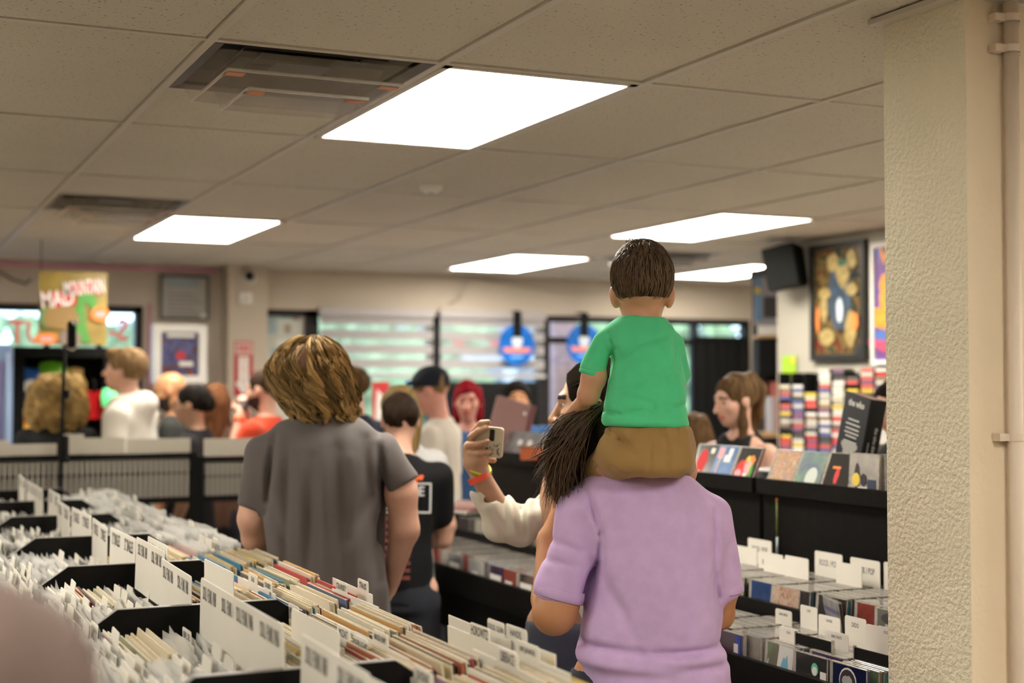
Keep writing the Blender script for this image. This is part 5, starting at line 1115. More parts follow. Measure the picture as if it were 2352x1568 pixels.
def hand(F, w, d, n, s=1., curl=.35, spread=.16, side=1, k=.006):
    """palm, four fingers of different length with a bend, and a thumb on its side; w wrist, d direction, n palm normal"""
    w = np.array(w, float); d = np.array(d, float); d /= np.linalg.norm(d); n = np.array(n, float); n -= d * (n @ d); n /= np.linalg.norm(n); u = np.cross(d, n) * side
    pc = w + d * .05 * s; F.add(cap(w, w + d * .03 * s, .024 * s, .026 * s), .012)
    for j in (-1, 0, 1): F.add(cap(w + d * .03 * s + u * j * .014 * s, w + d * .085 * s + u * j * .024 * s, .017 * s, .013 * s), .012)
    for j, L in zip((-1.5, -.5, .5, 1.5), (.074, .082, .076, .060)):
        a = w + d * .088 * s + u * j * .019 * s; ca = curl; d1 = d * math.cos(ca) + n * math.sin(ca) + u * j * spread * .35; d2 = d * math.cos(ca * 2.4) + n * math.sin(ca * 2.4) + u * j * spread * .2
        b = a + d1 * L * .5 * s; c = b + d2 * L * .5 * s; F.add(cap(a, b, .0092 * s, .0085 * s), k); F.add(cap(b, c, .0085 * s, .0070 * s), k * .6)
    a = w + d * .025 * s - u * .022 * s; b = a + (d * .6 - u * .75 + n * .25) * .045 * s; c = b + (d * .9 - u * .2 + n * .35) * .034 * s; F.add(cap(a, b, .013 * s, .011 * s), .01); F.add(cap(b, c, .011 * s, .0085 * s), k)

HAIR = {'dkbrown': (.055, .032, .020), 'black': (.018, .014, .012), 'brown': (.13, .075, .035), 'blond': (.46, .31, .13), 'dkblond': (.30, .195, .075), 'auburn': (.16, .065, .028), 'red': (.28, .01, .02), 'sandy': (.26, .16, .075), 'ltbrown': (.17, .11, .06)}
def hair_short(h, F, vol=1.0, fringe=0.):
    F.add(h.e((0, -.016, .036), (.078 * vol, .099 * vol, .086 * vol)), 0); F.sub(h.e((0, .115, -.035), (.088, .085, .105)), .012); F.sub(slab(h.p((0, 0, -.072)) - np.array([.3, .3, .3]), h.p((0, 0, -.072)) + np.array([.3, .3, 0])), .01)
    if fringe: F.add(h.e((0, .07, .085), (.06, .04, .03)), .02)
def hair_long(h, F, L=.3, back=.06, vol=1.05, w=.075):
    hair_short(h, F, vol)
    F.add(h.e((0, -.05, -.03), (.078 * vol, .06, .09)), .02); F.add(h.k((0, -back - .01, -.02), (0, -back - .03, -.05 - L), w, w * .62), .03)
    for s in (-1, 1): F.add(h.k((s * .062, -.03, .0), (s * .07, -.02, -.06 - L * .6), .028, .02), .02)
def pony(h, F, pts, r0, r1):
    for i in range(len(pts) - 1):
        a = i / (len(pts) - 1); b = (i + 1) / (len(pts) - 1); F.add(h.k(pts[i], pts[i + 1], r0 + (r1 - r0) * a, r0 + (r1 - r0) * b), .02)

def person(label, px, D, top_py, phi, tone='fair', hair='brown', style='short', top=('grey', (.2, .2, .2)), sleeve='short', pants=(.02, .022, .03), arms=None, turn=(0, 0, 0), w=1., fem=False, beard=0, h=.0095, headx=0., extra=None, vol=1., lean=0., eyes=True, hs=None):
    """a standing figure: one body mesh, with hair and clothes as its parts. phi: 0 looks away from the camera, 90 to the left of the picture"""
    base = at(D, px, 886); ztop = CAM_H - (top_py - 886.35) * D / F_PX; s = ztop / 1.765
    t = thing('person', label, 'person', (base.x, base.y, 0), -YAW + math.radians(phi)); hc = HAIR[hair] if hair in HAIR else hair; sm = skin_mats(tone, hc)
    sh = (.165 if fem else .19) * w; hd = Head((headx * s, (.02 + lean) * s, 1.637 * s), s if hs is None else hs, Rhead(*[math.radians(a) for a in turn]))
    arms = arms or {}; A = {}
    for sd in (-1, 1):
        el, wr = arms.get(sd, ((sd * (sh + .06), -.02, 1.12), (sd * (sh + .05), .06, .88)))
        A[sd] = tuple(np.array(q) * s for q in ((sd * sh, -.01, 1.405), el, wr))
    lo, hi = (-.5 * s, -.42 * s, -.01), (.5 * s, .5 * s, 1.85 * s)
    S = Field(lo, hi, h); hd.skin(S, fem); S.add(cap((0, -.02 * s, 1.42 * s), hd.p((0, -.018, -.06)), .058 * s * (.88 if fem else 1), .05 * s * (.86 if fem else 1)), .03)
    rows = [(1.505, 0, -.016, .062, .060), (1.465, 0, -.014, .118, .074), (1.41, 0, -.01, sh * .98, .092), (1.30, 0, .0, sh * .97, .112), (1.15, 0, .0, sh * .86, .108), (1.0, 0, 0, sh * .88, .112), (.86, 0, 0, sh * .95, .12)]
    S.add(loft([(z * s, cx * s, cy * s, (rx - .014) * s, (ry - .014) * s) for z, cx, cy, rx, ry in rows]), .02)
    for sd in (-1, 1):
        a, b, c = A[sd]; S.add(cap(a, b, .047 * s, .040 * s), .025); S.add(cap(b, c, .041 * s, .027 * s), .015)
        d = c - b; n_ = np.array([-sd, .3, 0.]); hand(S, c, d, n_, s, .5, .1, sd)
        for q in ((.095 * sd, 0, .93, .1 * sd, .012, .5, .07, .052), (.1 * sd, .012, .5, .1 * sd, -.01, .09, .052, .04)): S.add(cap(np.array(q[:3]) * s, np.array(q[3:6]) * s, q[6] * s, q[7] * s), .02)
    obj('body', S.mesh('body', sm, 2, hd.matfn(beard)), t)
    if eyes: hd.eyes(t)
    if style:
        H = Field(hd.c - .26 * s - np.array([0, .05, .35]) * s, hd.c + .24 * s, h * .8)
        style(hd, H) if callable(style) else (hair_short(hd, H, vol) if style == 'short' else hair_long(hd, H))
        H.disp(waves(85, .004, int(px), aniso=(1, 1, .25))); me = H.mesh('hair', hair_mat(hc), 1)
        if me: obj('hair', me, t)
    C = Field(lo, hi, h); C.add(loft([(z * s, cx * s, cy * s, rx * s, ry * s) for z, cx, cy, rx, ry in rows]), 0)
    for sd in (-1, 1):
        a, b, c = A[sd]
        if sleeve == 'short': C.add(cap(a, a + (b - a) * .62, .064 * s, .060 * s), .035)
        elif sleeve == 'long': C.add(cap(a, b, .064 * s, .055 * s), .035); C.add(cap(b, b + (c - b) * .92, .055 * s, .042 * s), .02)
    if not (extra and 'nosub' in extra): C.sub(cap((0, -.002 * s, 1.495 * s), (0, .035 * s, 1.61 * s), .062 * s, .08 * s), .008)
    if sleeve == 'none':
        for sd in (-1, 1): C.sub(cap((sd * (sh + .02) * s, 0, 1.33 * s), (sd * (sh + .0) * s, 0, 1.5 * s), .075 * s), .01)
    if extra and 'top' in extra: extra['top'](C, s, hd, A)
    C.disp(waves(30, .0045, int(px) + 3, aniso=(1, 1, .5))); obj('top', C.mesh('top', cloth(*top), 2), t)
    P = Field((-.3 * s, -.25 * s, .03), (.3 * s, .25 * s, 1.02 * s), .014); P.add(loft([(1.0 * s, 0, 0, sh * .86 * s, .108 * s), (.92 * s, 0, 0, sh * .93 * s, .118 * s), (.84 * s, 0, 0, sh * .95 * s, .115 * s)]), 0)
    for sd in (-1, 1): P.add(cap((.085 * sd * s, 0, .88 * s), (.1 * sd * s, .012 * s, .5 * s), .09 * s, .07 * s), .02); P.add(cap((.1 * sd * s, .012 * s, .5 * s), (.1 * sd * s, -.01 * s, .08 * s), .07 * s, .058 * s), .02)
    obj('trousers', P.mesh('trousers', cloth('p%.3f%.3f' % pants[:2], pants), 1), t)
    for sd in (-1, 1):
        Sh = Field((-.07, -.12, -.005), (.07, .2, .12), .012); Sh.add(ell((0, .035, .04), (.048, .13, .045)), 0); Sh.sub(slab((-.1, -.2, -.05), (.1, .3, .0)), .004); obj('shoe', Sh.mesh('shoe', mat('shoe_dark', (.03, .03, .03), .6), 1), t, (.1 * sd * s, 0, .003))
    if extra and 'after' in extra: extra['after'](t, s, hd, A)
    return t

def glasses(t, s, hd, A=None):
    b = MB()
    for sd in (-1, 1):
        pts = [hd.p((sd * .032 + .021 * math.cos(a), .103, .006 + .016 * math.sin(a))) for a in np.linspace(0, 6.283, 13)]; b.tube(pts, .0022 * s, 5, cap=False); b.tube([hd.p((sd * .053, .102, .01)), hd.p((sd * .078, .04, .012)), hd.p((sd * .078, -.01, .004))], .002 * s, 5)
    b.tube([hd.p((-.011, .106, .008)), hd.p((.011, .106, .008))], .002 * s, 5); b.build('glasses', m_blackmat, t)

# ---- customers at the back, from left to right
def curly(h, F):
    r = random.Random(3); hair_short(h, F, 1.12)
    for k in range(60):
        a = r.uniform(0, 6.28); z = r.uniform(-.17, .1); rr = (.088 if z < .02 else .075) * (1 + .1 * r.random()); q = (rr * 1.1 * math.cos(a), -.02 + rr * math.sin(a), z)
        if q[1] > .06 and z < .06: continue
        F.add(h.e(q, [r.uniform(.025, .04)] * 3), .006)
def curly_after(t, s, hd, A):
    rows = [(hd.c[2] - .2 * s, 0, -.02, .09 * s, .09 * s), (hd.c[2] - .1 * s, 0, -.02, .125 * s, .12 * s), (hd.c[2] + .0 * s, 0, -.015, .12 * s, .12 * s), (hd.c[2] + .08 * s, 0, -.01, .09 * s, .1 * s), (hd.c[2] + .13 * s, 0, 0, .03 * s, .04 * s)]
    strands('curls', loft_strands(rows, 1500, 4, .045, .008, seg=22, curl=1.8, clump=260, spread=.07, ln=(.15, .4)), .0034, strand_mat((.40, .26, .085)), t)
    T = face_T((0, -.127 * s, 1.18 * s), (1, 0, 0), (0, 0, 1))
    for k in range(2): patch(t, T, rect(-.1, .03 - k * .05, .1, .06 - k * .05), ink('rust2', (.16, .04, .02)), 0, 'shirt_print')
person('person with curly blonde hair seen from behind in a black top', 134, 7.35, 858, 0, 'pale', 'blond', curly, ('black_a', (.014, .014, .015)), fem=True, extra={'after': curly_after}, eyes=False)
def hood(C, s, hd, A):
    C.add(ell((0, -.075 * s, 1.465 * s), (.115 * s, .075 * s, .065 * s)), .06); C.add(cap((-.07 * s, .02 * s, 1.455 * s), (.07 * s, .02 * s, 1.455 * s), .055 * s), .06); C.sub(cap((0, .02 * s, 1.53 * s), (0, .05 * s, 1.64 * s), .06 * s, .07 * s), .01)
person('young man in a white hooded sweatshirt looking left', 296, 7.5, 795, 82, 'fair', 'sandy', lambda h, F: hair_short(h, F, 1.07, 1), ('cream', (.66, .62, .54)), 'long', extra={'top': hood, 'nosub': 1}, turn=(0, 6, 0), vol=1.06)
person('bald bearded man with glasses looking down to the left', 398, 8.25, 850, 95, 'tan', 'dkbrown', None, ('char', (.03, .032, .03)), extra={'after': glasses}, turn=(0, -14, 0), beard=1)
def bun(h, F): hair_short(h, F, 1.05); F.add(h.e((0, -.10, .0), (.05, .045, .05)), .02)
person('dark-haired woman with black glasses and a black shirt looking left', 448, 7.6, 880, 84, 'olive', 'black', bun, ('black_b', (.014, .014, .016)), fem=True, extra={'after': glasses}, turn=(0, -6, 0))
person('person with long auburn hair seen from behind beside the pier', 497, 8.1, 878, 10, 'fair', 'auburn', lambda h, F: hair_long(h, F, .34, .05), ('brown_t', (.10, .05, .03)), fem=True, eyes=False)
def band(t, s, hd, A, sd=-1, c=None, nm='wristband'):
    a, b, w_ = A[sd]; d = (w_ - b) / np.linalg.norm(w_ - b); MB().tube([w_ - d * .05 * s, w_ - d * .02 * s], .034 * s, 14).build(nm, c or mat('band_orange', (.80, .13, .03), .5), t)
person('bearded man resting his cheek on a hand with an orange wristband', 612, 7.75, 845, 72, 'fair', 'dkbrown', 'short', ('orange_t', (.62, .06, .02)), arms={1: ((.22, .12, 1.16), (.10, .17, 1.47)), -1: ((-.22, .12, 1.18), (-.06, .13, 1.50))}, beard=1, extra={'after': band}, turn=(0, -8, 0))
person('brown-haired man in navy half hidden by the long-haired man', 812, 7.3, 838, 62, 'fair', 'brown', 'short', ('navy', (.018, .022, .045)), turn=(0, -5, 0))
def tee9(t, s, hd, A):
    T = face_T((0, -.126 * s, 1.27 * s), (1, 0, 0), (0, .16, 1)); g = ink('tee_grey', (.42, .42, .42)); x0, x1, z0, z1 = -.10 * s, .15 * s, -.01 * s, .115 * s
    for a, b, c, d in ((x0, z1 - .006, x1, z1), (x0, z0, x1, z0 + .006), (x0, z0, x0 + .006, z1), (x1 - .006, z0, x1, z1)): patch(t, T, rect(a, b, c, d), g, 0, 'printed_frame')
    lettering('PHONE', .055 * s, g, t, T @ Matrix.Translation((.03 * s, .078 * s, .002)), 1.0, .015); lettering('BOTS', .055 * s, g, t, T @ Matrix.Translation((.02 * s, .025 * s, .002)), 1.0, .015)
    lettering('Rolling', .06 * s, ink('tee_orange', (.65, .10, .02)), t, T @ Matrix.Translation((.04 * s, .135 * s, .004)), .9, .04)
    for k in range(9): patch(t, T, rect(-.05 * s, (-.04 - .03 * k) * s, .07 * s, (-.025 - .03 * k) * s), ink('tee_rust', (.12, .02, .012)), .004, 'printed_list')
person('young man in a black printed tour shirt seen from behind', 918, 5.35, 896, -4, 'fair', (.028, .017, .011), 'short', ('black_c', (.004, .004, .005)), 'short', extra={'after': tee9}, turn=(6, 0, 0), w=.86, eyes=False, arms={1: ((.17, .12, 1.13), (.05, .28, 1.10)), -1: ((-.17, .12, 1.13), (-.05, .28, 1.10))})
person('long-haired blonde woman standing behind the black tour shirt', 922, 5.85, 882, 30, 'fair', 'dkblond', lambda h, F: hair_long(h, F, .26, .045), ('white_b', (.55, .55, .55)), fem=True, eyes=False)
def capman(t, s, hd, A):
    F = Field(hd.c - .2 * s, hd.c + .25 * s, .007); m_cap = cloth('navycap', (.012, .014, .022))
    F.add(hd.e((0, -.012, .045), (.084, .106, .088)), 0); F.sub(slab(hd.p((0, 0, .03)) - np.array([.4, .4, .4]), hd.p((0, 0, .022)) + np.array([.4, .4, 0])), .006); obj('cap', F.mesh('cap', m_cap, 2), t)
    b = MB(); n = 10; vs = [hd.p((.075 * math.cos(a), .06 + .115 * math.sin(a), .03 - .012 * math.sin(a))) for a in np.linspace(0, math.pi, n)] + [hd.p((.075 * math.cos(a), .05 + .03 * math.sin(a), .036)) for a in np.linspace(0, math.pi, n)]
    b.add(vs, [(i, i + 1, n + i + 1, n + i) for i in range(n - 1)]); b.add([v + np.array([0, 0, .006]) for v in vs], [(n + i, n + i + 1, i + 1, i) for i in range(n - 1)]); b.build('brim', m_cap, t)
    g = mat('mirror_lens', (.02, .12, .5), .05, metal=.8)
    for sd in (-1, 1):
        F = Field(hd.p((sd * .032, .10, .075)) - .04, hd.p((sd * .032, .10, .075)) + .04, .005); F.add(hd.e((sd * .032, .098, .072), (.026, .010, .019)), 0); obj('sunglass_lens', F.mesh('lens', g, 1), t)
    b = MB(); [b.tube([hd.p((sd * .058, .098, .075)), hd.p((sd * .085, .02, .06))], .003, 5) for sd in (-1, 1)]; b.build('sunglass_frame', m_blackmat, t)
person('man in a navy cap with mirrored sunglasses and a cream shirt', 1006, 7.1, 842, 78, 'red', 'sandy', 'short', ('cream_t', (.56, .51, .44)), 'short', arms={-1: ((-.27, .0, 1.1), (-.2, .2, .95)), 1: ((.27, .0, 1.1), (.2, .2, .95))}, extra={'after': capman}, turn=(0, -16, 0), w=1.08, lean=.02)
person('person with dyed red hair facing the camera in the background', 1076, 7.7, 872, 168, 'red', 'red', lambda h, F: hair_long(h, F, .08, .03, 1.06), ('blue_t', (.05, .12, .28)), fem=True, turn=(10, -6, 0))
person('person in a blue shirt and dark cap behind the pink board', 1186, 8.4, 872, 185, 'tan', 'black', lambda h, F: hair_short(h, F, 1.1), ('blue_s', (.02, .09, .25)))
def pony16(h, F):
    hair_short(h, F, 1.06); F.sub(h.e((0, .12, .02), (.06, .06, .07)), .01); F.add(h.e((0, -.085, .075), (.035, .035, .035)), .02); pony(h, F, [(0, -.10, .08), (0, -.135, .03), (.02, -.12, -.08), (.05, -.06, -.2), (.06, -.03, -.3)], .036, .026); pony(h, F, [(-.05, .0, .0), (-.062, .02, -.1), (-.05, .04, -.24)], .018, .02)
person('young woman with a high brown ponytail and black sleeveless top', 1696, 6.0, 856, 128, 'fair', 'brown', pony16, ('black_d', (.012, .012, .013)), 'none', fem=True, turn=(-12, -10, 0))
person('dark-haired person at the right reading, half behind the pillar', 2076, 5.35, 858, 112, 'pale', 'black', lambda h, F: (hair_short(h, F, 1.05), F.add(h.k((0, -.06, .0), (0, -.07, -.22), .06, .045), .02)), ('char_b', (.02, .02, .02)), 'short', fem=True, turn=(-15, -14, 0))
person('brown-haired person mostly hidden behind the toddler', 1598, 6.6, 946, 30, 'fair', 'brown', lambda h, F: hair_long(h, F, .2, .04), ('tan_t', (.30, .18, .08)), fem=True, eyes=False)
person('blurred person in a mauve top at the lower left edge', -770, .92, 290, 4, 'fair', 'brown', 'short', ('mauve', (.17, .12, .105)), 'long', eyes=False, w=1.1)

# ---- figures close to the camera, seen from behind: x right, y away from the camera, z up
class Near:
    def __init__(g, name, label, D, px0, cat='person'):
        g.D = D; g.px0 = px0; b = at(D, px0, 886); g.t = thing(name, label, cat, (b.x, b.y, 0), -YAW); g.x0 = (px0 - 1176) * D / F_PX
    def P(g, px, py, dy=0.): k = (g.D + dy) / F_PX; return np.array([(px - 1176) * k - g.x0, dy, CAM_H - (py - 886.35) * k])
    def rows(g, rr):
        out = []
        for py, l, r, dy, ry in rr: a, b = g.P(l, py, dy), g.P(r, py, dy); out.append((a[2], (a[0] + b[0]) / 2, dy, (b[0] - a[0]) / 2, ry))
        return out
    def cap(g, a, b, ra, rb=None, sq=None): k = g.D / F_PX; return cap(g.P(*a), g.P(*b), ra * k, (ra if rb is None else rb) * k, sq)
    def ell(g, a, r, ry): k = g.D / F_PX; return ell(g.P(*a), (r[0] * k, ry, r[1] * k))
    def seg(g, a, b, dep, w): return (g.P(*a), g.P(*b), dep, w)

def lower_body(g, zt, w, pants, cy=.02):
    P = Field((-.35, -.3, .03), (.35, .35, zt + .05), .012); P.add(loft([(zt, 0, cy, w, .13), (zt - .12, 0, cy, w * 1.03, .14), (zt - .2, 0, cy, w, .13)]), 0)
    for sd in (-1, 1): P.add(cap((.1 * sd, cy, zt - .14), (.11 * sd, cy + .02, .48), .1, .075), .02); P.add(cap((.11 * sd, cy + .02, .48), (.11 * sd, cy, .07), .075, .06), .02)
    obj('trousers', P.mesh('trousers', cloth('np%.3f%.3f' % pants[:2], pants), 1), g.t)
    for sd in (-1, 1):
        Sh = Field((-.07, -.12, -.005), (.07, .2, .12), .01); Sh.add(ell((0, .035, .042), (.05, .135, .048)), 0); Sh.sub(slab((-.1, -.2, -.05), (.1, .3, .0)), .004); obj('shoe', Sh.mesh('shoe', mat('shoe_dark', (.03, .03, .03), .6), 1), g.t, (.11 * sd, cy, .003))

# the long-haired man in the grey shirt
g = Near('person', 'man with shoulder-length wavy blond hair in a grey shirt seen from behind', 4.2, 752)
S = Field((-.42, -.3, -.0), (.42, .4, 1.78), .009); hp = g.P(714, 868, .02); hd = Head(hp, 1.02, Rhead(math.radians(-8))); hd.skin(S); S.add(cap(g.P(745, 985, -.005), hd.p((0, -.02, -.06)), .062, .056), .03)
S.add(loft([(z, cx, cy, rx - .035, ry - .035) for z, cx, cy, rx, ry in g.rows([(960, 660, 830, .0, .085), (1000, 612, 878, .0, .11), (1060, 600, 890, .0, .13), (1160, 612, 880, .0, .13), (1350, 625, 890, .0, .13)])]), .02)
S.add(g.cap((596, 1060, 0), (583, 1160, .02), 20, 28), .01); S.add(g.cap((583, 1160, .02), (583, 1190, .02), 31, 34), .01); S.add(g.cap((583, 1190, .02), (590, 1235, .05), 34, 32), .02); S.add(g.cap((590, 1235, .05), (640, 1265, .28), 30, 22), .02); hand(S, g.P(640, 1265, .28), (.3, 1, -.3), (0, 0, -1), 1, .3, .1, -1)
S.add(g.cap((900, 1040, 0), (922, 1120, .0), 22, 30), .01); S.add(g.cap((922, 1120, .0), (922, 1130, .0), 34, 36), .01); S.add(g.cap((922, 1130, .0), (930, 1215, .01), 37, 33), .02); S.add(g.cap((930, 1215, .01), (899, 1330, .1), 33, 22), .02); hand(S, g.P(899, 1330, .1), (-.25, .5, -.8), (-1, 0, 0), 1, .4, .1, 1)
for sd in (-1, 1): S.add(cap((.1 * sd, 0, .95), (.11 * sd, .02, .5), .075, .055), .02); S.add(cap((.11 * sd, .02, .5), (.11 * sd, 0, .09), .055, .042), .02)
obj('body', S.mesh('body', skin_mats('fair', HAIR['dkblond']), 2, hd.matfn(1)), g.t); hd.eyes(g.t)
C = Field((-.45, -.3, .85), (.45, .35, 1.56), .007)
C.add(loft(g.rows([(946, 690, 800, .0, .062), (962, 652, 832, .0, .082), (1000, 612, 872, .0, .112), (1050, 596, 892, .0, .132), (1110, 602, 890, .0, .138), (1170, 610, 884, .0, .135), (1260, 620, 886, .0, .135), (1345, 624, 894, .0, .14), (1430, 624, 898, .0, .142)]), 2.4), 0)
C.add(g.cap((608, 1045, 0), (583, 1152, .01), 44, 37), .03); C.add(g.cap((872, 1040, 0), (922, 1108, .0), 48, 43), .03); C.sub(cap(hd.p((0, -.03, -.09)), hd.p((0, 0, .0)), .068, .08), .008)
fo = [g.seg((x, 1010 + 20 * (i % 3), -.13), (x + dx, 1340, -.14), dpt, .014) for i, (x, dx, dpt) in enumerate(((660, -8, .006), (690, 6, -.004), (715, -12, .006), (745, 4, -.005), (775, 14, .007), (805, 10, -.004), (835, 30, .006), (862, 20, .004)))]
fo += [g.seg((636, 1000, -.05), (612, 1180, -.06), .008, .012), g.seg((868, 1000, -.05), (884, 1160, -.06), .008, .012), g.seg((870, 1090, -.1), (800, 1240, -.14), .006, .016), g.seg((880, 1160, -.1), (830, 1330, -.14), .006, .018), g.seg((620, 1150, -.1), (660, 1280, -.14), .005, .018)]
C.sub(beyond(g.P(925, 1116, 0), (.55, 0, -.84), .06), .003); C.sub(beyond(g.P(581, 1166, .01), (-.2, 0, -.98), .047), .003); C.disp(folds(fo)); C.disp(waves(22, .004, 8, aniso=(1.4, 1, .4))); obj('shirt', C.mesh('shirt', cloth('greyshirt', (.105, .092, .090)), 2), g.t)
hr = g.rows([(968, 706, 796, .0, .055), (945, 684, 800, .0, .075), (920, 658, 802, .0, .092), (890, 637, 800, .01, .105), (860, 630, 795, .015, .112), (825, 640, 784, .02, .11), (798, 660, 768, .02, .095), (780, 684, 750, .02, .065), (771, 702, 733, .02, .03)])
H = Field((-.35, -.2, 1.42), (.25, .25, 1.80), .007); H.add(loft([(z, cx, cy, rx * .96, ry * .96) for z, cx, cy, rx, ry in hr], 2.1), 0); H.sub(ell(hd.p((0, .13, -.03)), (.09, .09, .11), hd.R), .012); H.disp(waves(60, .007, 5, aniso=(1, 1, .3))); H.disp(waves(26, .006, 6))
obj('hair', H.mesh('hair', hair_mat((.085, .05, .018)), 1), g.t)  # base coloured darker than the locks to paint the shade between them
ls = loft_strands(hr, 2100, 6, .026, .008, th=(2.6, 6.9), seg=20, curl=1.2, ln=(.35, .75), clump=120, spread=.075); st = strands('hair_locks', ls, .0022, mat('strand_wavy', (.25, .155, .058), .5, rnd=.8, spec=.15), g.t)
ls = loft_strands(g.rows([(975, 706, 798, -.0, .065), (955, 688, 804, .0, .08), (930, 668, 806, .0, .09), (895, 650, 802, .0, .095)]), 420, 9, .02, .012, th=(3.0, 6.5), seg=20, curl=1.0, ln=(.6, .95), clump=46, spread=.07); strands('hair_curls', ls, .0030, strand_mat((.29, .18, .06)), g.t)
lower_body(g, 1.0, .175, (.02, .022, .028))

# the woman holding up a phone
g = Near('person', 'woman in a cream jacket holding up a patterned phone', 3.95, 1340)
hc = g.P(1369, 932, .0); hd = Head(hc, 1.08, Rhead(math.radians(80), math.radians(-4)))
S = Field(hc - .19, hc + .19, .0042); hd.skin(S, True); S.add(cap(hc + np.array([.02, 0, -.2]), hd.p((0, -.018, -.06)), .052, .047), .03)
me1 = S.mesh('body', skin_mats('olive', (.03, .02, .015)), 2, hd.matfn())
F = Field(g.P(1050, 955, -.12) - np.array([0, 0, .30]), g.P(1175, 955, .15) + np.array([0, 0, .03]), .0029)
W0 = g.P(1104, 1092, .0); kpx = g.D / F_PX
F.add(cap(g.P(1150, 1180, .03), W0, .036, .027), .01); F.add(cap(W0, g.P(1092, 1062, .0), .026, .030), .012)
F.add(cap(g.P(1090, 1060, .0), g.P(1084, 1030, .005), .030, .026), .014); F.add(cap(g.P(1102, 1052, -.005), g.P(1100, 1030, .0), .024, .02), .014)
fk = .0115
for pts, r in ((((1084, 1022, .01), (1088, 992, .0), (1106, 972, -.025), (1121, 969, -.03)), .0105), (((1082, 1026, .005), (1082, 1004, -.012), (1100, 990, -.03), (1117, 983, -.034)), .0108), (((1081, 1034, .0), (1077, 1022, -.02), (1100, 1019, -.034), (1120, 1013, -.038)), .0105), (((1086, 1044, .0), (1082, 1040, -.02), (1102, 1040, -.034), (1122, 1038, -.036)), .0095)):
    q = [g.P(*p) for p in pts]
    for i in range(3): F.add(cap(q[i], q[i + 1], r * (1.05 - .08 * i), r * (.98 - .1 * i)), .004)
q = [g.P(1098, 1058, .02), g.P(1120, 1052, .035), g.P(1134, 1056, .03)]; F.add(cap(q[0], q[1], .015, .012), .008); F.add(cap(q[1], q[2], .012, .009), .004)
me2 = F.mesh('arm', skin_mats('olive', (.03, .02, .015)), 2)
S = Field((-.35, -.2, 0), (.35, .25, 1.5), .014); S.add(loft([(1.40, .02, 0, .11, .06), (1.3, .02, 0, .14, .09), (1.1, .02, 0, .13, .09), (.9, .02, 0, .15, .1)]), 0)
for sd in (-1, 1): S.add(cap((.09 * sd, 0, .93), (.1 * sd, .01, .48), .07, .05), .02); S.add(cap((.1 * sd, .01, .48), (.1 * sd, -.01, .08), .05, .038), .02)
me3 = S.mesh('torso', skin_mats('olive', (.03, .02, .015)), 1)
bm = bmesh.new()
for m_ in (me1, me2, me3): bm.from_mesh(m_)
me = bpy.data.meshes.new('body'); bm.to_mesh(me); bm.free(); [me.materials.append(m_) for m_ in skin_mats('olive', (.03, .02, .015))]
obj('body', me, g.t); hd.eyes(g.t)
H = Field(hc - .22, hc + np.array([.2, .2, .2]), .0055)
H.add(hd.e((0, -.018, .036), (.079, .101, .087)), 0); H.sub(hd.e((0, .112, -.03), (.085, .068, .125)), .01); H.sub(slab(hc + np.array([-.3, -.3, -.4]), hc + np.array([.3, .3, -.075])), .01); H.add(hd.e((0, -.1, -.03), (.045, .05, .06)), .02)
H.disp(waves(90, .0025, 12, aniso=(.4, 1, 1))); obj('hair', H.mesh('hair', hair_mat((.022, .016, .012)), 1), g.t)
rr = random.Random(8); L = []
for k in range(260):
    a = rr.uniform(-1.25, 1.25); pts = []
    for u in np.linspace(0, 1, 8): th_ = .95 - u * 2.3; r_ = 1.02 + .012 * rr.random(); pts.append(hd.p((.079 * r_ * math.sin(a) , -.018 + .101 * r_ * math.sin(th_) * math.cos(a * .4), .036 + .087 * r_ * math.cos(th_) * math.cos(a)))) 
    L.append(pts)
strands('hair_strands', L, .0016, strand_mat((.04, .028, .02)), g.t)
C = Field(g.P(1060, 1060, -.2) - np.array([0, 0, .65]), np.array([.42, .3, 1.50]), .006)
C.add(g.cap((1111, 1126, .0), (1158, 1196, .02), 31, 44), .015); C.add(g.cap((1158, 1196, .02), (1195, 1212, .03), 44, 42), .02); C.add(g.cap((1195, 1212, .03), (1300, 1150, .02), 40, 56), .02)
C.add(loft([(1.40, .07, .0, .08, .06), (1.36, .07, 0, .13, .085), (1.30, .08, 0, .15, .11), (1.15, .10, 0, .15, .125), (1.0, .10, 0, .15, .13), (.84, .10, 0, .16, .135)]), .03); C.sub(cap(hc + np.array([0, 0, -.22]), hc + np.array([0, 0, -.1]), .06, .075), .008)
C.sub(cap(g.P(1093, 1092, .0), g.P(1118, 1132, .0), .038, .028), .006)
C.disp(folds([g.seg((1150, 1130, -.05), (1165, 1215, -.06), .009, .012), g.seg((1170, 1140, -.05), (1190, 1225, -.06), -.008, .011), g.seg((1195, 1140, -.05), (1200, 1230, -.06), .010, .012), g.seg((1215, 1150, -.05), (1215, 1240, -.05), -.008, .012), g.seg((1130, 1180, -.05), (1165, 1240, -.04), .007, .012), g.seg((1110, 1155, -.04), (1150, 1135, -.05), .006, .008), g.seg((1235, 1120, -.06), (1290, 1180, -.07), .008, .016), g.seg((1225, 1165, -.06), (1290, 1130, -.07), .006, .013)])); C.disp(waves(40, .006, 15))
obj('jacket', C.mesh('jacket', cloth('creamjacket', (.66, .61, .51)), 1), g.t)
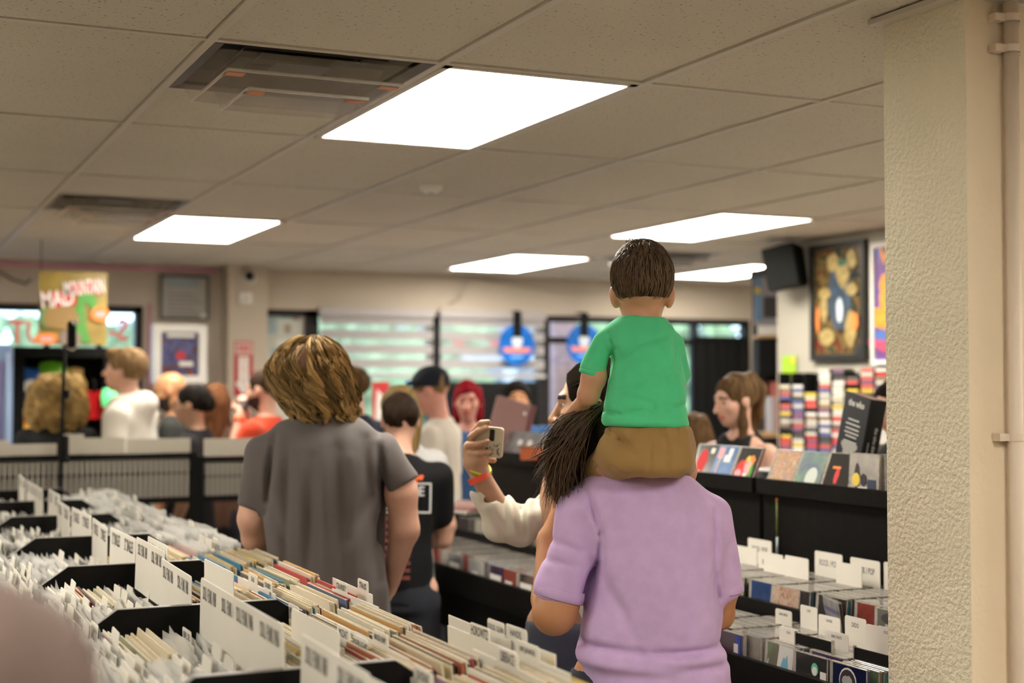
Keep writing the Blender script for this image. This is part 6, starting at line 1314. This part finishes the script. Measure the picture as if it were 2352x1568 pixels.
for nm, pa, pb, r_, tr, mm in (('yellow_bracelet', (1086, 1068, 0), (1115, 1073, 0), .0, .0042, mat('rubber_yellow', (.55, .50, .02), .45)), ('red_wristband', (1099, 1090, 0), (1105, 1103, 0), .033, 0, mat('band_red', (.80, .09, .04), .5))):
    if tr:
        c = g.P(1101, 1074, 0); b = MB(); R_ = Rhead(0, .5, .25); b.tube([c + R_ @ np.array([.032 * math.cos(a), .032 * math.sin(a), 0]) for a in np.linspace(0, 6.2832, 25)], tr, 7, cap=False); b.build(nm, mm, g.t)
        c = g.P(1103, 1079, 0); b = MB(); b.tube([c + R_ @ np.array([.031 * math.cos(a), .031 * math.sin(a), 0]) for a in np.linspace(0, 6.2832, 25)], .0032, 7, cap=False); b.build('dark_bracelet', mat('rubber_olive', (.16, .15, .02), .5), g.t)
    else: MB().tube([g.P(*pa), g.P(*pb)], r_, 18, cap=False).build(nm, mm, g.t)
lower_body(g, .95, .16, (.05, .055, .08), 0)
ph = g.P(1122, 1014, -.014); ph_w = Matrix.Rotation(-YAW, 3, 'Z') @ Vector(ph) + g.t.location
t = thing('phone', 'phone in a speckled cream case held up by the woman in cream', 'phone', ph_w, -YAW); t.rotation_euler = (math.radians(4), math.radians(5), -YAW - math.radians(14))
b = MB(); pl_ = [(.041 * (1 if abs(x) == 1 else 1) * 0 + cx_ + .009 * math.cos(a), cz_ + .009 * math.sin(a)) for cx_, cz_, a0 in ((.033, .033, 0), (-.033, .033, math.pi / 2), (-.033, -.033, math.pi), (.033, -.033, 1.5 * math.pi)) for x in (1,) for a in np.linspace(a0, a0 + math.pi / 2, 5)]
b.prism([(q[0], q[1]) for q in pl_][::-1], 1, -.006, .006); b.build('case', mat('phone_case', (.62, .55, .40), .45), t); part('screen', mat('black_gloss', (.005, .005, .005), .08), t, ((-.036, .006, -.036), (.036, .0068, .036)))
T = face_T((0, -.0062, 0), (1, 0, 0), (0, 0, 1)); MB().bbox((.004, -.010, .004), (.018, -.006, .036), .003).build('camera_bump', mat('black_gloss', (.005, .005, .005), .08), t)
rr = random.Random(2)
for k in range(22): patch(t, T, blob(6, rr.uniform(.001, .0022), rr.uniform(.002, .004), .3, k), m_ink, 0, 'speckle', .0003).location = (rr.uniform(-.036, .036), -.0063, rr.uniform(-.037, .0))

# the woman in lilac who carries the toddler
g = Near('person', 'woman in a lilac shirt carrying a toddler on her shoulders', 3.35, 1490)
hc = g.P(1382, 1040, .13); hd = Head(hc, .98, Rhead(math.radians(20), math.radians(-22), math.radians(-10)))
S = Field((-.36, -.25, 0), (.32, .5, 1.62), .008); hd.skin(S, True); S.add(cap(g.P(1440, 1110, .03), hd.p((0, -.018, -.06)), .058, .05), .03)
S.add(loft([(z, cx, cy, rx - .035, ry - .035) for z, cx, cy, rx, ry in g.rows([(1090, 1360, 1565, .02, .09), (1140, 1330, 1632, .02, .11), (1250, 1345, 1655, .02, .135), (1400, 1350, 1650, .02, .14), (1600, 1330, 1680, .02, .15)])]), .02)
S.add(g.cap((1334, 1180, .02), (1290, 1330, .004), 30, 38), .01); S.add(g.cap((1290, 1330, .004), (1284, 1375, .0), 38, 45), .01); S.add(g.cap((1284, 1380, .0), (1273, 1404, .0), 47, 49), .012); S.add(g.cap((1273, 1404, .0), (1256, 1375, .06), 47, 36), .02); S.add(g.cap((1256, 1370, .06), (1262, 1240, .14), 36, 30), .015); S.add(g.cap((1262, 1240, .14), (1290, 1165, .17), 29, 22), .015); hand(S, g.P(1290, 1165, .17), (.5, .5, .6), (.5, -.5, 0), .95, .6, .1, 1)
S.add(g.cap((1638, 1200, .02), (1666, 1345, .03), 28, 27), .01); S.add(g.cap((1666, 1350, .03), (1652, 1410, .07), 29, 30), .02); S.add(g.cap((1652, 1410, .07), (1600, 1230, .25), 30, 22), .02); hand(S, g.P(1600, 1230, .25), (-.3, .3, .9), (-1, 0, 0), .95, .6, .1, -1)
for sd in (-1, 1): S.add(cap((.1 * sd, .02, .9), (.11 * sd, .04, .48), .08, .058), .02); S.add(cap((.11 * sd, .04, .48), (.11 * sd, .02, .09), .055, .042), .02)
obj('body', S.mesh('body', skin_mats('tan', HAIR['black']), 2, hd.matfn()), g.t); hd.eyes(g.t)
C = Field((-.33, -.24, .76), (.30, .26, 1.44), .0055)
C.add(loft(g.rows([(1074, 1395, 1545, .02, .06), (1085, 1360, 1572, .02, .08), (1108, 1335, 1605, .02, .10), (1140, 1325, 1634, .02, .118), (1200, 1334, 1655, .02, .138), (1300, 1352, 1658, .02, .148), (1400, 1347, 1652, .02, .148), (1465, 1328, 1650, .02, .15), (1492, 1318, 1664, .02, .156), (1515, 1326, 1672, .02, .15), (1540, 1328, 1674, .02, .156), (1600, 1330, 1684, .02, .16), (1690, 1332, 1688, .02, .16)]), 2.5), 0)
C.add(g.cap((1332, 1172, .02), (1286, 1345, .005), 52, 58), .03); C.add(g.cap((1638, 1180, .02), (1668, 1340, .03), 44, 37), .03)
C.sub((lambda P, o=g.P(1283, 1352, .0), d=np.array([-.35, 0, -.94]): np.maximum(-((P - o) @ d), np.linalg.norm(P - o, axis=-1) - .10)), 0) if False else None
C.sub(beyond(g.P(1281, 1374, .003), (-.24, 0, -.97), .078), .003); C.disp(folds([g.seg((1352, 1135, -.11), (1380, 1230, -.10), .006, .007), g.seg((1380, 1230, -.10), (1378, 1310, -.09), .007, .008), g.seg((1378, 1300, -.08), (1345, 1395, -.08), .010, .012),
    g.seg((1648, 1180, -.08), (1640, 1330, -.06), .006, .008), g.seg((1640, 1320, -.06), (1655, 1400, -.06), .008, .010), g.seg((1300, 1480, -.10), (1470, 1500, -.15), .007, .010), g.seg((1470, 1505, -.15), (1670, 1490, -.10), .009, .010), g.seg((1330, 1525, -.12), (1560, 1545, -.15), -.005, .012), g.seg((1560, 1545, -.15), (1675, 1530, -.1), .006, .010),
    g.seg((1395, 1340, -.13), (1460, 1470, -.15), .004, .014), g.seg((1600, 1330, -.13), (1560, 1470, -.15), .004, .016), g.seg((1420, 1130, -.1), (1400, 1250, -.14), .003, .018), g.seg((1580, 1120, -.1), (1600, 1250, -.14), .003, .018), g.seg((1265, 1240, -.03), (1330, 1265, -.04), .004, .008), g.seg((1255, 1285, -.03), (1325, 1300, -.04), .004, .008)]))
C.disp(waves(16, .004, 21)); C.disp(waves(45, .0014, 22))
ml = cloth('lilac', (.60, .42, .72), var=.05, vscale=30); obj('shirt', C.mesh('shirt', ml, 2), g.t)
def hem(g, pts, r, mm, name):
    P_ = [g.P(*q) for q in pts]; b = MB(); b.tube(P_, r, 8); return b.build(name, mm, g.t)
def sleeve_cuff(g, o, d, r, mm, wd=.028, sq=.9):
    """rib at the end of a sleeve: a short band round the arm"""
    o = Vector(o); d = Vector(d).normalized(); b = MB(); a = d.cross(Vector((0, 1, 0))).normalized(); c = d.cross(a)
    ring = lambda off, rr: [o + d * off + (a * math.cos(t_) + c * math.sin(t_)) * rr for t_ in np.linspace(0, 2 * math.pi, 28, endpoint=False)]
    R_ = [ring(-wd, r * .97), ring(-wd * .5, r * 1.02), ring(0, r * 1.0), ring(.002, r * .93), ring(-wd * .6, r * .88)]; vs = [v for q in R_ for v in q]; n = 28
    b.add(vs, [(i * n + j, i * n + (j + 1) % n, (i + 1) * n + (j + 1) % n, (i + 1) * n + j) for i in range(4) for j in range(n)], 0, None, True); return b.build('sleeve_cuff', mm, g.t)
sleeve_cuff(g, g.P(1281, 1372, .003), g.P(1281, 1372, .003) - g.P(1332, 1172, .02), .0600, ml); sleeve_cuff(g, g.P(1671, 1358, .03), g.P(1671, 1358, .03) - g.P(1638, 1180, .02), .0375, ml, .02)
# her hair: loose dark tail swept to the left
cols_h = (.045, .028, .018)
H = Field(g.P(1215, 1200, -.06) - np.array([0, 0, .02]), g.P(1420, 905, .28), .006)
H.add(hd.e((0, -.018, .032), (.08, .10, .086)), 0); H.sub(hd.e((0, .115, -.045), (.085, .075, .11)), .01)
for a, b_, ra, rb in (((1385, 955, .06), (1330, 985, .05), 34, 44), ((1330, 985, .05), (1300, 1045, .05), 46, 50), ((1300, 1045, .05), (1292, 1105, .06), 50, 36), ((1292, 1105, .06), (1297, 1150, .07), 36, 14), ((1365, 990, .06), (1345, 1060, .07), 36, 34), ((1345, 1060, .07), (1310, 1130, .08), 34, 16)): H.add(g.cap(a, b_, ra, rb, .8), .02)
H.disp(waves(75, .006, 31, aniso=(1, .6, .35))); obj('hair', H.mesh('hair', hair_mat(cols_h), 1), g.t)
rr = random.Random(11); L = []
for k in range(620):
    u = rr.random(); sx, sy = 1392 - 45 * u + rr.uniform(-6, 6), 925 + 70 * u * rr.random() + rr.uniform(-5, 12); ex, ey = rr.gauss(1285, 26), rr.uniform(1050, 1168); mid = (rr.gauss(1292 - 12 * (1 - u), 26), rr.uniform(955, 1040)); dy0 = rr.uniform(-.01, .03)
    if rr.random() < .12: ex -= rr.uniform(10, 38); ey = rr.uniform(1020, 1110)
    pts = []
    for v in np.linspace(0, 1, 13):
        bx = (1 - v) ** 2 * sx + 2 * v * (1 - v) * mid[0] + v * v * ex; by = (1 - v) ** 2 * sy + 2 * v * (1 - v) * mid[1] + v * v * ey; pts.append(g.P(bx + 2.5 * math.sin(v * 9 + k), by, dy0 - .03 * math.sin(3.14 * v) + .015 * math.cos(k)))
    L.append(pts)
strands('hair_strands', L, .0017, strand_mat((.095, .058, .034)), g.t)
L = []
for k in range(70):
    sx, sy = rr.uniform(1290, 1370), rr.uniform(940, 985); ex, ey = rr.uniform(1236, 1290), rr.uniform(985, 1120); mx_ = rr.uniform(1250, 1300)
    L.append([g.P((1 - v) ** 2 * sx + 2 * v * (1 - v) * mx_ + v * v * ex, (1 - v) ** 2 * sy + 2 * v * (1 - v) * (sy + 8) + v * v * ey, -.02) for v in np.linspace(0, 1, 11)])
strands('stray_hair', L, .0009, strand_mat((.12, .072, .04)), g.t)
lower_body(g, .93, .185, (.03, .035, .05))

# the toddler on her shoulders
g = Near('toddler', 'toddler in a green shirt and khaki shorts sitting on her shoulders', 3.28, 1480); g.t['category'] = 'child'
hc = g.P(1475, 637, .0); hd = Head(hc - np.array([0, 0, .026]), .93, Rhead(math.radians(-4), math.radians(4)))
S = Field((-.19, -.12, 1.28), (.15, .34, 1.95), .0042); hd.skin(S, True, ears=False); k_ = g.D / F_PX
for sx, px in ((-1, 1411), (1, 1541)): S.add(ell(g.P(px, 683, .0), (.0105, .017, .027), Rhead(0, 0, math.radians(12 * sx))), .006); S.sub(ell(g.P(px + 5 * sx, 682, .012), (.007, .008, .015)), .005)
S.add(g.cap((1474, 738, -.005), (1474, 690, -.005), 47, 43), .012)
S.add(loft([(z, cx, cy, rx - .026, ry - .026) for z, cx, cy, rx, ry in g.rows([(740, 1410, 1535, 0, .062), (790, 1390, 1555, 0, .08), (900, 1395, 1570, 0, .09), (1000, 1395, 1580, 0, .1)])]), .02)
S.add(g.cap((1382, 818, 0), (1366, 850, .0), 12, 21), .008); S.add(g.cap((1366, 850, .0), (1364, 866, .0), 24, 27), .012); S.add(g.cap((1364, 866, .0), (1352, 905, .01), 27, 25), .015); S.add(g.cap((1352, 905, .01), (1338, 926, .05), 24, 18), .012)
w0 = g.P(1338, 927, .05); hand(S, w0, (-.35, .75, -.35), (.1, .2, -1), .62, .35, .2, 1, .004)
S.add(g.cap((1552, 820, 0), (1564, 868, .014), 10, 14), .01); S.add(g.cap((1566, 868, .02), (1560, 905, .08), 15, 13), .012); hand(S, g.P(1560, 905, .08), (-.3, .8, .2), (0, 0, -1), .6, .5, .1, -1, .004)
S.add(g.cap((1405, 1050, .02), (1368, 1092, .13), 40, 32), .02); S.add(g.cap((1368, 1092, .13), (1318, 1130, .17), 31, 24), .015); S.add(g.cap((1318, 1130, .17), (1318, 1200, .2), 24, 18), .015)
S.add(g.cap((1550, 1050, .02), (1572, 1080, .16), 34, 28), .02); S.add(g.cap((1572, 1080, .16), (1570, 1170, .22), 26, 20), .015)
obj('body', S.mesh('body', skin_mats('child', HAIR['brown']), 2, hd.matfn()), g.t); hd.eyes(g.t)
C = Field((-.17, -.12, 1.47), (.14, .14, 1.77), .0036)
C.add(loft(g.rows([(724, 1430, 1522, -.003, .05), (732, 1416, 1532, -.002, .056), (748, 1394, 1546, 0, .066), (775, 1384, 1556, 0, .078), (820, 1400, 1562, 0, .088), (880, 1398, 1572, 0, .093), (930, 1384, 1576, 0, .096), (960, 1380, 1580, 0, .099), (979, 1386, 1584, 0, .098)]), 2.4, .006), 0)
C.add(g.cap((1388, 786, 0), (1362, 846, .0), 29, 29), .015); C.add(g.cap((1549, 790, 0), (1566, 858, .012), 26, 19), .015); C.sub(g.cap((1475, 724, -.005), (1475, 690, -.005), 44, 46), .004)
C.sub(beyond(g.P(1358, 862, 0), (-.37, 0, -.93), .042), .002); C.disp(folds([g.seg((1402, 765, -.06), (1415, 800, -.07), .004, .005), g.seg((1415, 800, -.07), (1400, 862, -.06), .006, .006), g.seg((1548, 775, -.05), (1556, 850, -.05), .004, .006), g.seg((1450, 800, -.09), (1545, 765, -.06), .0035, .008), g.seg((1425, 830, -.09), (1470, 800, -.09), .003, .008), g.seg((1440, 912, -.1), (1500, 928, -.1), .004, .008), g.seg((1395, 946, -.07), (1425, 952, -.09), .006, .005), g.seg((1425, 952, -.09), (1500, 940, -.1), .0035, .007), g.seg((1530, 940, -.09), (1575, 930, -.06), .004, .006), g.seg((1520, 860, -.09), (1540, 900, -.09), .003, .009), g.seg((1390, 970, -.08), (1580, 972, -.08), -.002, .006), g.seg((1450, 880, -.09), (1510, 870, -.09), -.003, .012)])); C.disp(waves(38, .0016, 41))
mg = cloth('green', (.085, .60, .28), var=.04, vscale=30); obj('shirt', C.mesh('shirt', mg, 2), g.t)
sleeve_cuff(g, g.P(1358, 862, .0), g.P(1358, 862, .0) - g.P(1388, 786, 0), .0305, mg, .01)
C = Field((-.19, -.14, 1.30), (.16, .24, 1.56), .0042)
C.add(loft(g.rows([(968, 1398, 1582, 0, .09), (984, 1392, 1588, 0, .098), (1005, 1384, 1590, .0, .105), (1040, 1372, 1592, .0, .112), (1070, 1372, 1590, .0, .11), (1092, 1400, 1575, .0, .095)]), 2.3, .02), 0)
C.add(g.cap((1425, 1040, .0), (1372, 1088, .12), 48, 40), .03); C.add(g.cap((1548, 1040, .0), (1564, 1068, .12), 44, 34), .03)
C.disp(folds([g.seg((1400 + 22 * i, 978, -.09), (1402 + 22 * i + 3 * (i % 3), 1004, -.1), .003 if i % 2 else -.003, .004) for i in range(9)] + [g.seg((1405, 985, -.08), (1460, 1045, -.1), .006, .006), g.seg((1390, 1000, -.08), (1450, 1020, -.1), .004, .006), g.seg((1495, 1000, -.1), (1490, 1085, -.1), .003, .004), g.seg((1530, 1000, -.1), (1535, 1080, -.1), .003, .004), g.seg((1385, 1060, -.02), (1420, 1090, -.05), .004, .006), g.seg((1365, 1050, .05), (1385, 1095, .05), .004, .006)])); C.disp(waves(45, .0018, 44))
obj('shorts', C.mesh('shorts', cloth('khaki', (.345, .21, .075)), 2), g.t)
H = Field(hc - .14, hc + .14, .0040); H.add(ell(hc + np.array([0, -.008, .004]), (.0715, .101, .083), hd.R), 0); H.sub(hd.e((0, .13, -.01), (.085, .075, .10)), .01); H.sub(slab(g.P(1300, 790, -.3), g.P(1660, 703, .3)), .008); H.sub(ell(g.P(1404, 690, .0), (.014, .03, .035)), .006); H.sub(ell(g.P(1547, 690, .0), (.014, .03, .035)), .006)
H.disp(waves(110, .0016, 51)); obj('hair', H.mesh('hair', hair_mat((.085, .052, .028)), 1), g.t)
L = []; rr = random.Random(17); c0 = np.array([.012, -.35, .93]); c0 /= np.linalg.norm(c0)
for k in range(1500):
    d = np.array([rr.gauss(0, 1), rr.gauss(-.6, .8), rr.gauss(.25, 1)]); d /= np.linalg.norm(d)
    if d[2] < -.42 or d[1] > .45: continue
    tdir = d - c0 * .6 + np.array([rr.gauss(0, .15), rr.gauss(0, .15), -.25]); tdir -= d * (tdir @ d); tdir /= np.linalg.norm(tdir) + 1e-6; pts = []
    for v in np.linspace(0, 1, 7): q = d + tdir * (v * rr.uniform(.34, .42)); q /= np.linalg.norm(q); pts.append(hc + np.array([0, -.008, .004]) + q * np.array([.0715, .101, .083]) * (1.0 + .03 * math.sin(v * 2.6)))
    if pts[-1][2] < hc[2] - .068: continue
    L.append(pts)
for k in range(26):
    b0 = g.P(1462 + rr.gauss(0, 12), 561, -.0); L.append([b0 + np.array([.01 * v * rr.uniform(-1, 1) , 0, .018 * v * rr.uniform(.6, 1)]) for v in np.linspace(0, 1, 5)])
strands('hair_strands', L, .0013, strand_mat((.115, .072, .04)), g.t)
